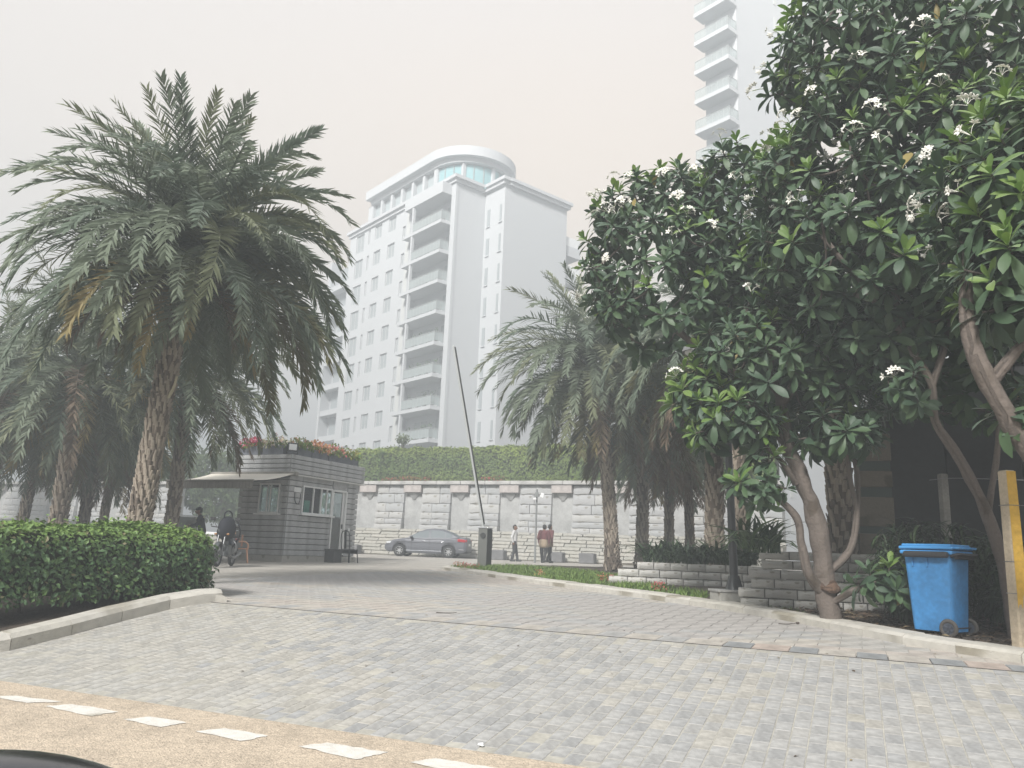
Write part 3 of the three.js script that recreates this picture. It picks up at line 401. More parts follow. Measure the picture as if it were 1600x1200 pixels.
// ---------------------------------------------------------------- hedges, grass, ground cover
const lf = (() => { const g = new THREE.BufferGeometry(), P = [0, 0, 0, -0.3, 0.08, 0.45, 0, 0, 0.5, 0, 0, 0, 0, 0, 0.5, 0.3, 0.08, 0.45, -0.3, 0.08, 0.45, 0, -0.08, 1, 0, 0, 0.5, 0, 0, 0.5, 0, -0.08, 1, 0.3, 0.08, 0.45]; g.setAttribute('position', new THREE.Float32BufferAttribute(P, 3)); g.computeVertexNormals(); return stripped(g); })();
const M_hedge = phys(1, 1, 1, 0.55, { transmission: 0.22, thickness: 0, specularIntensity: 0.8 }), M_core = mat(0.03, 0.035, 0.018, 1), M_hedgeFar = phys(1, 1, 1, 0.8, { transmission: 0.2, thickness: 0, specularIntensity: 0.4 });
function leafShell(parent, name, path, prof, n, size, colf, seed, m) {       // leaves over a swept rounded profile: path [x,z] points, prof(t) -> [out, up] around the section
  const r = RNG(seed), P = resample(path, 0.25), mats = [], cols = [];
  for (let i = 0; i < n; i++) {
    const f = r() * (P.length - 1), k = Math.min(P.length - 2, Math.floor(f)), c = P[k].clone().lerp(P[k + 1], f - k), d = P[k + 1].clone().sub(P[k]).normalize(), nn = V(-d.z, 0, d.x), t = r(), [o, y, on, un] = prof(t, f / (P.length - 1), r);
    const wob = (fbm(c.x * 1.6 + 5, y * 1.8, c.z * 1.6, seed, 3) - 0.5) * 0.32, dep = r() < 0.03 ? r() * 0.10 : -Math.pow(r(), 2) * 0.16, x = c.x + nn.x * (o + on * (wob + dep)), z = c.z + nn.z * (o + on * (wob + dep)), yy = y + un * (wob + dep) + (parent.userData.hf ? parent.userData.hf(x, z) : 0);
    const N = nn.clone().multiplyScalar(on).add(V(0, un + 0.35, 0)).add(V(r() - 0.5, r() - 0.5, r() - 0.5).multiplyScalar(1.3)).normalize(), q = new THREE.Quaternion().setFromUnitVectors(V(0, 1, 0), N).multiply(eul((r() - 0.5) * 0.9, r() * TAU, 0)), s = size * lerp(0.65, 1.25, r());
    mats.push(M4(V(x, yy, z), q, V(s, s, s))); cols.push(colf(un, r, x, yy, z, dep));
  }
  return inst(parent, name, lf, m, mats, cols);
}
{ // clipped hedge on the left
  const t = thing('clipped_hedge', 'wide clipped green hedge behind the left kerb', 'hedge');
  const path = [[-9.6, -5.4], [-7.6, -7.5], [-6.5, -8.9], [-5.75, -10.2], [-5.1, -11.4], [-4.5, -12.4], [-4.75, -13.1], [-5.8, -13.4], [-6.8, -13.3]].map(([x, z]) => [x + 0.03, z]);
  const prof = (tt, f) => { const top = 1.49, bot = lerp(0.22, 0.72, f), sh = 0.32; const a = tt * (top - bot + 1.7); if (a < top - bot - sh) return [0, bot + a, 1, 0]; const b = a - (top - bot - sh); if (b < 0.5) { const q = b / 0.5 * Math.PI / 2; return [-sh + sh * Math.cos(q), top - sh + sh * Math.sin(q), Math.cos(q), Math.sin(q)]; } return [-sh - (b - 0.5) * 1.0, top, 0, 1]; };
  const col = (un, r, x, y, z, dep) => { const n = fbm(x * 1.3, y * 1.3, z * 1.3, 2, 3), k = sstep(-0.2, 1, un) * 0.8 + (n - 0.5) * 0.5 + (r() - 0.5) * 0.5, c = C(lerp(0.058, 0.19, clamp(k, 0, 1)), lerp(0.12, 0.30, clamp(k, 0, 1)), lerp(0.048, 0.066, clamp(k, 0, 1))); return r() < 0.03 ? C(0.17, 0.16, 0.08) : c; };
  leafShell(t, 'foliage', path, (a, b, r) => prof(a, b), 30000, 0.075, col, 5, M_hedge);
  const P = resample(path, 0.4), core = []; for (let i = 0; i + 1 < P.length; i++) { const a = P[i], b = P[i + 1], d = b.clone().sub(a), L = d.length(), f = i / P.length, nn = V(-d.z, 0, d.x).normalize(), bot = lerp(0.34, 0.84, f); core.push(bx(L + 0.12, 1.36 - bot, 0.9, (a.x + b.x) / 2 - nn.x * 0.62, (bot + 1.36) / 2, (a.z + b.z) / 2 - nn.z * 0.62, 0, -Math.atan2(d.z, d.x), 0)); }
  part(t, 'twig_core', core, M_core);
  const r = RNG(4), st = []; for (let i = 0; i < 60; i++) { const k = Math.floor(r() * (P.length - 3)), p = P[k], d = P[k + 1].clone().sub(P[k]).normalize(), o = -0.25 - r() * 0.6, x = p.x - d.z * o, z = p.z + d.x * o, y = ground(x, z); st.push(tube([[x, y, z], [x + R(-0.08, 0.08), y + 0.25, z + R(-0.05, 0.05)], [x + R(-0.15, 0.15), y + 0.6, z + R(-0.1, 0.1)]], 0.016, 5, 4, 0.01)); } part(t, 'stem', st, M_barkDark, { kind: 'stuff' });
}
{ // grass and dropped leaves on the right island
  const r = RNG(91), g = blade(0.085, 0.006, 0.7, 2), mats = [], cols = [], litM = [], litC = [], grassIn = [[-1.7, -25.2], [-0.45, -22.9], [0.45, -20.9], [1.35, -19.0], [2.3, -17.3], [3.05, -16.0], [3.62, -14.85], [3.95, -15.6], [3.6, -17.6], [3.2, -19.8], [2.6, -22.6], [1.6, -24.6], [0.2, -25.9], [-1.2, -26.2]];
  for (let i = 0; i < 60000 && mats.length < 26000; i++) { const x = lerp(-1.8, 4.2, r()), z = lerp(-26.3, -14.7, r()); if (!inPoly(x, z, grassIn)) continue; const n = fbm(x * 1.5, z * 1.5, 0, 6, 3); if (r() > n * 1.7) continue; const k = r(); mats.push(M4(V(x, bedY(x, z) - 0.01, z), eul((r() - 0.5) * 1.2, r() * TAU, 0), V(1.6, lerp(0.6, 1.5, r()) * (0.6 + n), 1.6))); cols.push(C(lerp(0.10, 0.20, k), lerp(0.19, 0.28, k), lerp(0.035, 0.06, k))); }
  const gr = inst(scene, 'grass', g, M_hedge, mats, cols); tag(gr, 'bright green grass strip between the right kerb and low stone wall', 'grass');
  for (let i = 0; i < 9000; i++) { const x = lerp(3.6, 8.5, r()), z = lerp(-15, -6.4, r()); if (polyDist(x, z, R_OUT) < 0.36 || !inPoly(x, z, RIGHT_BED) || r() < 0.35) continue; const k = r(), near = x < 4.6 && z < -11.6; litM.push(M4(V(x, bedY(x, z) + 0.012 + r() * 0.02, z), eul((r() - 0.5) * 0.7, r() * TAU, (r() - 0.5) * 0.7), V(1, 1, 1).multiplyScalar(lerp(0.05, 0.13, r())))); litC.push(near && k < 0.6 ? C(0.12, 0.16, 0.045) : k < 0.5 ? C(0.10, 0.065, 0.04) : k < 0.9 ? C(0.16, 0.11, 0.065) : C(0.24, 0.19, 0.11)); }
  tag(inst(scene, 'leaf_litter', lf, M_hedge, litM, litC), 'brown dry leaf litter under the frangipani trees beside the right kerb', 'leaf litter');
  { const m = [], c = []; for (let i = 0; i < 46; i++) { const [x, z] = UV(lerp(5.7, 12, r()), lerp(-6, 2.5, r())); if (polyDist(x, z, R_OUT) < 0.1) continue; m.push(M4(V(x, ground(x, z) + 0.012, z), eul((r() - 0.5) * 0.5, r() * TAU, (r() - 0.5) * 0.5), V(1, 1, 1).multiplyScalar(lerp(0.02, 0.055, r())))); c.push(r() < 0.6 ? C(0.10, 0.07, 0.045) : C(0.3, 0.24, 0.14)); } tag(inst(scene, 'leaf_litter', lf, M_hedge, m, c), 'a few tiny dry leaf bits scattered over the grey pavers', 'leaf litter'); }
  const fl = []; const spots = [[-1.45, -25.0], [-1.2, -24.6], [-0.9, -24.2], [2.35, -19.5], [2.5, -19.0], [3.1, -16.6], [0.9, -21.2], [3.2, -16.9], [-1.3, -25.3]];
  spots.forEach(([x, z], i) => { const t = thing('flower_tuft', ['orange pink flower tuft at the rounded tip of the island, nearest the barrier', 'salmon flower tuft second along from the tip of the island', 'small orange flower tuft third along from the island tip', 'red flower tuft in the grass below the low stone wall', 'small pink flower tuft beside the red one in the grass', 'reddish flower tuft near the lamp post end of the grass', 'dull red flower tuft midway along the grass strip', 'faded pink flower tuft close to the lamp post end of the grass', 'pale orange flower tuft at the back of the island tip'][i], 'flowers', [x, bedY(x, z), z]); const q = RNG(300 + i), ml = [], cl = []; for (let k = 0; k < 60; k++) { const a = q() * TAU, d = q() * 0.16; ml.push(M4(V(Math.cos(a) * d, 0.04 + q() * 0.16, Math.sin(a) * d), eul(q() * 2, q() * TAU, q()), V(1, 1, 1).multiplyScalar(0.05))); cl.push(k % 3 ? (i % 3 === 0 ? C(0.6, 0.22, 0.13) : i % 3 === 1 ? C(0.55, 0.16, 0.16) : C(0.5, 0.10, 0.08)) : C(0.12, 0.18, 0.05)); } inst(t, 'blossoms', lf, M_hedge, ml, cl); });
}
// strappy plants in the raised bed, shaded shrubs behind the bin
const GC = 'dark green strap leaved plants in the raised bed';
[[3.75, 1.28, -19.6, 'dark strappy plant at the left end of the raised bed'], [4.35, 1.28, -19.4, 'dark strappy plant second from left in the raised bed'], [4.95, 1.28, -19.2, 'dark strappy plant in the middle of the raised bed before the brown trunk'], [5.45, 1.27, -18.6, 'dark strappy plant behind the lamp post in the raised bed'], [5.0, 1.25, -17.9, 'low leafy plant at the front right of the raised bed'], [4.3, 1.24, -18.3, 'low leafy plant at the front middle of the raised bed'], [3.6, 1.24, -18.7, 'low leafy plant at the front left of the raised bed']].forEach(([x, y, z, label], i) => strapClump('strappy_plant', label, 'plant', [x, y, z], [0.42, 0.3], 150, i > 3 ? 0.75 : 1.15, 700 + i));
[[3.85, 1.55, -12.4, 'pale edged strappy plant on the stepped stone wall left of the frangipani trunk', 0.3, 60, 1.1], [4.0, 1.5, -12.7, 'dark spiky plant behind the stepped wall', 0.3, 60, 1.3]].forEach(([x, y, z, label, sp, n, s], i) => strapClump('strappy_plant', label, 'plant', [x, y, z], [sp, sp], n, s, 730 + i));
const M_bam = [leafMat(0.032, 0.062, 0.025, 0.6), leafMat(0.045, 0.08, 0.028, 0.6), leafMat(0.025, 0.05, 0.024, 0.6)];
[[5.55, 0.75, -11.3, 'dark bamboo like shrub behind the bin, left side'], [6.1, 0.75, -11.2, 'dark bamboo like shrub directly behind the blue bin'], [6.7, 0.75, -10.9, 'dark bamboo like shrub between the bin and the yellow post'], [7.3, 0.75, -10.4, 'dark bamboo like shrub right of the yellow post'], [6.5, 0.75, -9.9, 'low dark bamboo shrub right of the bin wheels'], [5.9, 0.75, -12.0, 'tall dark shrub before the banded pillar'], [7.0, 0.75, -11.7, 'tall dark shrub at the foot of the dark wall'], [8.0, 0.75, -11.2, 'dark shrub at the far right under the trees']].forEach(([x, y, z, label], i) => {
  const r = RNG(800 + i), t = thing('bamboo_shrub', label, 'shrub', [x, y - 0.1, z]), h = i === 4 ? 0.6 : lerp(1.1, 1.5, r()), b = [[], [], []], st = [];
  for (let k = 0; k < 38; k++) { const a = r() * TAU, q = 0.1 + r() * 0.35, e = V(Math.cos(a) * q, h * lerp(0.5, 1, r()), Math.sin(a) * q); st.push(tube([[Math.cos(a) * q * 0.3, 0, Math.sin(a) * q * 0.3], e.clone().multiplyScalar(0.6).toArray(), e.toArray()], 0.007, 4, 4, 0.003)); for (let j = 0; j < 36; j++) { const f = lerp(0.25, 1, r()), p = e.clone().multiplyScalar(f); b[Math.floor(r() * 3)].push(M4(p, eul(lerp(0.5, 1.9, r()), r() * TAU, r() - 0.5), V(0.75, 0.5, 0.5).multiplyScalar(lerp(0.8, 1.3, r())))); } }
  part(t, 'stem', st, M_barkDark, { kind: 'stuff' }); b.forEach((l, k) => inst(t, 'leaves', BL[k], M_bam[k], l));
});
// ---------------------------------------------------------------- stone walls
const M_stone = [[0.46, 0.465, 0.465], [0.43, 0.44, 0.445], [0.49, 0.49, 0.48], [0.45, 0.455, 0.46]].map((c) => mat(...c, 0.9, { map: stain, bumpMap: grain, bumpScale: 0.02 }));
const M_smooth = mat(0.44, 0.445, 0.44, 0.9, { map: mottle2 }), M_cope = mat(0.46, 0.455, 0.44, 0.88, { map: mottle2 }), M_capPink = mat(0.48, 0.44, 0.42, 0.9, { map: mottle }), M_slope = [[0.47, 0.455, 0.405], [0.44, 0.43, 0.385], [0.495, 0.475, 0.425], [0.455, 0.445, 0.405]].map((c) => mat(...c, 0.92, { map: stain, bumpMap: grain, bumpScale: 0.03 })), M_gap = mat(0.22, 0.21, 0.19, 0.95);
const WH = 114.63 * D2R, WALL_TURN = Math.PI / 2 - WH;                       // local +x runs along the wall to the right, +z towards the drive
const COURSE = [[2.29, 2.645], [2.645, 2.965], [2.965, 3.35], [3.35, 3.86], [3.86, 4.41], [4.41, 4.91]];
const RK = [0, 1, 2, 3].map((i) => rock(1, 1, 0.25, 0.04, i + 1, 6, 3));
function bigWall(name, label, s0, s1, slope) {                               // grey rock-faced wall: panels between recesses with pink cap stones
  const t = thing(name, label, 'stone wall', [-9.108, 0, -48.5], WALL_TURN), r = RNG(Math.round(s0 * 10) + 77);
  const put = (g, m, x, y, z, sx, sy, sz, nm) => { const q = part(t, nm, g, m, { p: [x, y, z] }); q.scale.set(sx, sy, sz); };
  part(t, 'wall_core', uvW(bx(s1 - s0, 4.3, 0.8, (s0 + s1) / 2, 2.77, -0.75)), M_smooth);
  const cg = uvW(chamfer(1, 0.2, 0.95, 0.02));
  for (let c = 3.36 + 3.1 * Math.ceil((s0 - 3.36 - 1.2) / 3.1); c < s1 + 2; c += 3.1) {
    const a = Math.max(s0, c + 1.2), b = Math.min(s1, c + 3.1);
    if (c >= s0 && c + 1.2 <= s1 + 0.3) { put(uvW(chamfer(1.16, 0.42, 0.55, 0.015)), M_capPink, c + 0.6, 4.69, -0.06, 1, 1, 1, 'cap_stone'); for (const [i, x] of [[0, 0.32], [1, 0.91]]) part(t, 'recess_slab', uvW(bx(0.70, 2.17, 0.1, c + x, 3.39, -0.16 + i * 0.004)), M_smooth); part(t, 'bracket', uvW(T(new THREE.CylinderGeometry(0.42, 0.1, 0.4, 4).rotateY(Math.PI / 4).scale(1.1, 1, 0.5), c + 0.6, 4.27, -0.10)), M_smooth); }
    if (b - a < 0.3) continue;
    COURSE.forEach(([y0, y1], k) => { const lean = (5 - k) * 0.045; const cut = r() < 0.75 && b - a > 1 ? lerp(0.32, 0.68, r()) : 1; const xs = cut < 1 ? [a, lerp(a, b, cut), b] : [a, b]; for (let i = 0; i + 1 < xs.length; i++) put(RK[Math.floor(r() * 4)], M_stone[Math.floor(r() * 4)], (xs[i] + xs[i + 1]) / 2, (y0 + y1) / 2, -0.12 + lean + (r() - 0.5) * 0.03, xs[i + 1] - xs[i] - 0.014, y1 - y0 - 0.012, 1, 'stone_block'); });
  }
  for (let x = s0; x < s1 - 0.2; x += 1.55) { const w = Math.min(1.55, s1 - x); put(cg, M_cope, x + w / 2, 5.03, -0.2, w - 0.02, 1.05, 1, 'coping_stone'); }
  if (slope) { // sloped stone apron at the wall's foot
    const rows = 8, y0 = 0.82, y1 = 2.29, z0 = 1.45, z1 = 0.12, rk = [0, 1, 2].map((i) => rock(1, 1, 0.3, 0.05, 20 + i, 4, 2)), an = Math.atan2(z0 - z1, y1 - y0);
    part(t, 'apron_core', uvW((() => { const sh = new THREE.Shape([[0.1, 0.6], [z0 - 0.05, 0.6], [z0 - 0.08, y0], [z1 - 0.03, y1 - 0.06], [0.0, y1 - 0.06]].map((q) => new THREE.Vector2(...q))), e = new THREE.ExtrudeGeometry(sh, { depth: s1 - s0, bevelEnabled: false }); e.rotateY(-Math.PI / 2); e.translate(s1, 0, 0); return e; })()), M_gap);
    for (let i = 0; i < rows; i++) { let x = s0 + r() * 0.6 - 0.5; while (x < s1) { const w = lerp(0.7, 1.35, r()), f = (i + 0.5) / rows; if (x + w > s1 + 0.2) break; const q = part(t, 'slope_stone', rk[Math.floor(r() * 3)], M_slope[Math.floor(r() * 4)], { p: [x + w / 2, lerp(y0, y1, f), lerp(z0, z1, f) - 0.1], r: [-an, 0, (r() - 0.5) * 0.02] }); q.scale.set(w - 0.035, Math.hypot(y1 - y0, z0 - z1) / rows - 0.03, lerp(0.9, 1.2, r())); x += w; } }
  }
  return t;
}
bigWall('retaining_wall', 'long grey rock faced retaining wall with pink cap stones behind the car and the walkers', -0.6, 24.5, true);
bigWall('retaining_wall', 'dark grey stone wall ending in a pier behind the palms on the left', -34, -15.25, false);
const wallP = (s, y, o) => { const hx = Math.sin(WH), hz = -Math.cos(WH); return [-9.108 + hx * s - hz * o, y, -48.5 + hz * s + hx * o]; };
{ const g = chamfer(0.78, 0.5, 0.5, 0.03), m = mat(0.20, 0.20, 0.205, 0.9, { map: mottle }), GL2 = 'grey concrete blocks at the foot of the sloped stone';
  [[1.4, 'dark grey concrete block on the ground just left of the car nose'], [-0.2, 'dark grey concrete block beside the right corner of the guard cabin'], [10.5, 'dark grey concrete block behind the legs of the man in white'], [13.75, 'dark grey concrete block right of the two men in maroon'], [15.4, 'dark grey concrete block next to the leaning palm trunk']].forEach(([s, l]) => { const p = wallP(s, 0.87, 1.95), t = thing('concrete_block', l, 'concrete block', p, WALL_TURN, GL2); part(t, 'block', uvW(T(g.clone(), 0, 0.25, 0)), m); part(t, 'recess', uvW(bx(0.5, 0.04, 0.3, 0, 0.5, 0)), M_gap); }); }
{ // hedge above the wall, flower fringe, small bushes
  const t = thing('clipped_hedge', 'tall hazy clipped hedge along the top of the retaining wall', 'hedge'), path = [-1.5, 3, 8, 13, 18, 24].map((s) => { const p = wallP(s, 0, -1.6); return [p[0], p[2]]; });
  const prof = (tt) => { const h = 7.34, a = tt * 4.6; if (a < 2.2) return [0, 5.2 + a * 0.93, 1, 0]; if (a < 2.7) { const q = (a - 2.2) / 0.5 * 1.57; return [-0.2 + 0.2 * Math.cos(q), h - 0.2 + 0.2 * Math.sin(q), Math.cos(q), Math.sin(q)]; } return [-(a - 2.7) * 0.8, h, 0, 1]; };
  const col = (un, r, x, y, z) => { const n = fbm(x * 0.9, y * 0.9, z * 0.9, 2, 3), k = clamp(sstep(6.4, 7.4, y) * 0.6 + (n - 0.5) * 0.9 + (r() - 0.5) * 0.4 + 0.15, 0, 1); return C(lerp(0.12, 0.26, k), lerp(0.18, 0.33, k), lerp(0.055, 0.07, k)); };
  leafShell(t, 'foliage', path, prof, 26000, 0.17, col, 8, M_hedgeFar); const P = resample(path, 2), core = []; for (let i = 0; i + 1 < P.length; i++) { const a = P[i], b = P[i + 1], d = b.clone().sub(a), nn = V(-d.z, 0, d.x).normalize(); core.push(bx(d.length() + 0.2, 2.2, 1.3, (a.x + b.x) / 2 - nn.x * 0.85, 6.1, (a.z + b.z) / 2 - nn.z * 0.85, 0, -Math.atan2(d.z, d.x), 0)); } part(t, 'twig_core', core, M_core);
  const r = RNG(55), mk = (name, label, s0, s1, n, cf, up) => { const q = thing(name, label, 'plants'), m = [], c = []; for (let i = 0; i < n; i++) { const s = lerp(s0, s1, r()), p = wallP(s, 5.12 + r() * up * (0.5 + fbm(s * 1.4, 0, 0, 3, 2)), -0.55 - r() * 0.6); m.push(M4(V(...p), eul(r() * 2 - 0.4, r() * TAU, r() - 0.5), V(1, 1, 1).multiplyScalar(lerp(0.09, 0.17, r())))); c.push(cf(r)); } inst(q, 'leaves', lf, M_hedgeFar, m, c); };
  const green = (q) => { const k = q(); return C(lerp(0.10, 0.2, k), lerp(0.16, 0.25, k), 0.045); }, red = (q) => q() < 0.35 ? C(0.42, 0.07, 0.07) : green(q);
  mk('flower_fringe', 'red flowered plants on the coping just right of the cabin roof', 1.2, 4.6, 1500, red, 0.32); mk('flower_fringe', 'yellow green plants on the coping above the car', 4.8, 7.9, 1300, green, 0.26); mk('flower_fringe', 'red flowered plants on the coping beside the raised boom', 7.9, 9.4, 700, red, 0.3); mk('flower_fringe', 'yellow green plants on the coping above the walkers', 9.5, 18, 2600, green, 0.26);
}
// ---------------------------------------------------------------- low stone walls on the right
const M_gran = [[0.55, 0.54, 0.51], [0.51, 0.50, 0.475], [0.58, 0.565, 0.53], [0.53, 0.515, 0.49]].map((c) => mat(...c, 0.9, { map: stain, bumpMap: grain, bumpScale: 0.015 }));
const RG = [0, 1, 2, 3].map((i) => rock(1, 1, 0.28, 0.035, 40 + i, 5, 3));
function lowWall(name, label, p0, p1, rows, h, bw, step, seed, base) {
  const dx = p1[0] - p0[0], dz = p1[1] - p0[1], L = Math.hypot(dx, dz), t = thing(name, label, 'low wall', [p0[0], base, p0[1]], -Math.atan2(dz, dx)), r = RNG(seed);
  for (let i = 0; i < rows; i++) { let x = i * step - (i % 2) * 0.12 + 0.12; const z = -i * 0.05; while (x < L) { const w = bw * lerp(0.8, 1.2, r()); const q = part(t, 'stone_block', RG[Math.floor(r() * 4)], M_gran[Math.floor(r() * 4)], { p: [x + w / 2, (i + 0.5) * h, z - 0.12] }); q.scale.set(w - 0.012, h - 0.012, 1); x += w; } part(t, 'fill', uvW(bx(L - i * step - 0.15, h - 0.02, 0.22, (L + i * step + 0.15) / 2 - 0.02, (i + 0.5) * h, z - 0.3)), M_gap); }
  return t;
}
lowWall('planter_wall', 'low pale rock faced planter wall beside the leaning palm', [2.28, -18.8], [5.5, -17.25], 3, 0.17, 0.42, 0.32, 5, 0.72);
lowWall('planter_wall', 'stepped pale rock faced wall behind the frangipani trunk', [3.78, -13.55], [8.6, -11.9], 6, 0.155, 0.44, 0.085, 6, 0.60);
struct('bed_soil', [uvW(T(new THREE.PlaneGeometry(3.6, 3.4, 1, 1).rotateX(-Math.PI / 2).rotateY(-0.44), 4.62, 1.16, -19.75))], M_soil);
// ---------------------------------------------------------------- dark wall, banded pillar, fence on the right
{ const t = thing('banded_pillar', 'square pillar of beige panels and dark green bands in the tree shade', 'pillar', [6.7, 0.6, -14.6], -0.35);
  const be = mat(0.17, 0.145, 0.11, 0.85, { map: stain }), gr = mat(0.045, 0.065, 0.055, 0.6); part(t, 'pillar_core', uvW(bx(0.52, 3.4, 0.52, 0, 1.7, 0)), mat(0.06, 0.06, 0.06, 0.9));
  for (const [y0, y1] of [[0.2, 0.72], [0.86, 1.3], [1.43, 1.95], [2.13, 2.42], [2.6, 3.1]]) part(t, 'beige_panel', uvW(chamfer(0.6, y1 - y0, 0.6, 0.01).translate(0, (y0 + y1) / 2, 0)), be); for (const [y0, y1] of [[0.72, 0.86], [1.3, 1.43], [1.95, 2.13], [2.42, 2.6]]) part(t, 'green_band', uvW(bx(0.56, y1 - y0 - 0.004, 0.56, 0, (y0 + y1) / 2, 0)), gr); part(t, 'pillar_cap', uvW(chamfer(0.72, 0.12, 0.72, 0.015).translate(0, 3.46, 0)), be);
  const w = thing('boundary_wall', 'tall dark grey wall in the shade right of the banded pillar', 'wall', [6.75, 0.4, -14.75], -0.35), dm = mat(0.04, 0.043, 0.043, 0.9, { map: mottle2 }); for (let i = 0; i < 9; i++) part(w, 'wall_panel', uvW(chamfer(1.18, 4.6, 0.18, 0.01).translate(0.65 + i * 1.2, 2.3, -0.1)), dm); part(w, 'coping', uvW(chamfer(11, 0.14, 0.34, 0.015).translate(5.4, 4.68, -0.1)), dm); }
{ const mP = mat(0.26, 0.25, 0.23, 0.9, { map: mottle }), mW = mat(0.25, 0.25, 0.25, 0.5, { metalness: 0.8 });
  const t = thing('fence_post', 'grey shaded concrete fence post with a wire among the shrubs behind the bin', 'fence post', [6.35, 0.6, -11.6]); part(t, 'post', uvW(chamfer(0.11, 2.1, 0.11, 0.012).translate(0, 1.05, 0)), mP); part(t, 'wire', [tube([[-0.2, 2.0, 0], [0, 2.03, 0.065], [1.2, 2.0, 0.6], [2.6, 2.08, 1.4]], 0.006, 5, 16)], mW);
  const y = thing('boundary_post', 'weathered concrete post painted yellow, at the right edge of the picture', 'post', [5.47, 0.50, -8.7], 0.14), M_post = mat(0.50, 0.42, 0.31, 0.9, { map: stain, bumpMap: grain, bumpScale: 0.01 }), M_yel = mat(0.68, 0.42, 0.06, 0.8, { map: stain05, bumpMap: grain, bumpScale: 0.008 });
  const bodyG = uvW(chamfer(0.145, 1.98, 0.145, 0.018)); { const p = bodyG.attributes.position; for (let i = 0; i < p.count; i++) { const k = 1 - 0.10 * (p.getY(i) + 0.99) / 1.98; p.setX(i, p.getX(i) * k); p.setZ(i, p.getZ(i) * k); } } bodyG.translate(0, 0.94, 0); part(y, 'post', bodyG, M_post);
  // coat of paint on the right-hand faces, worn off near the ground
  const sh = new THREE.Shape(), rr = RNG(15); sh.moveTo(-0.062, 0.5); for (let i = 0; i <= 10; i++) sh.lineTo(lerp(-0.062, 0.062, i / 10), 0.42 + rr() * 0.22); sh.lineTo(0.055, 1.92); sh.lineTo(-0.055, 1.92); const pg = new THREE.ExtrudeGeometry(sh, { depth: 0.004, bevelEnabled: false }); pg.rotateX(-0.0042); part(y, 'paint_coat', uvW(T(pg, 0, 0, 0.0725)), M_yel);
  for (const hh of [0.62, 0.95, 1.55]) { part(y, 'wire', [T(new THREE.TorusGeometry(0.098, 0.005, 4, 4).rotateZ(Math.PI / 4).rotateX(Math.PI / 2), 0, hh, 0), tube([[0.07, hh, 0.08], [0.5, hh - 0.03, 0.35], [1.6, hh - 0.02, 1.1]], 0.005, 5, 8)], mW); } }
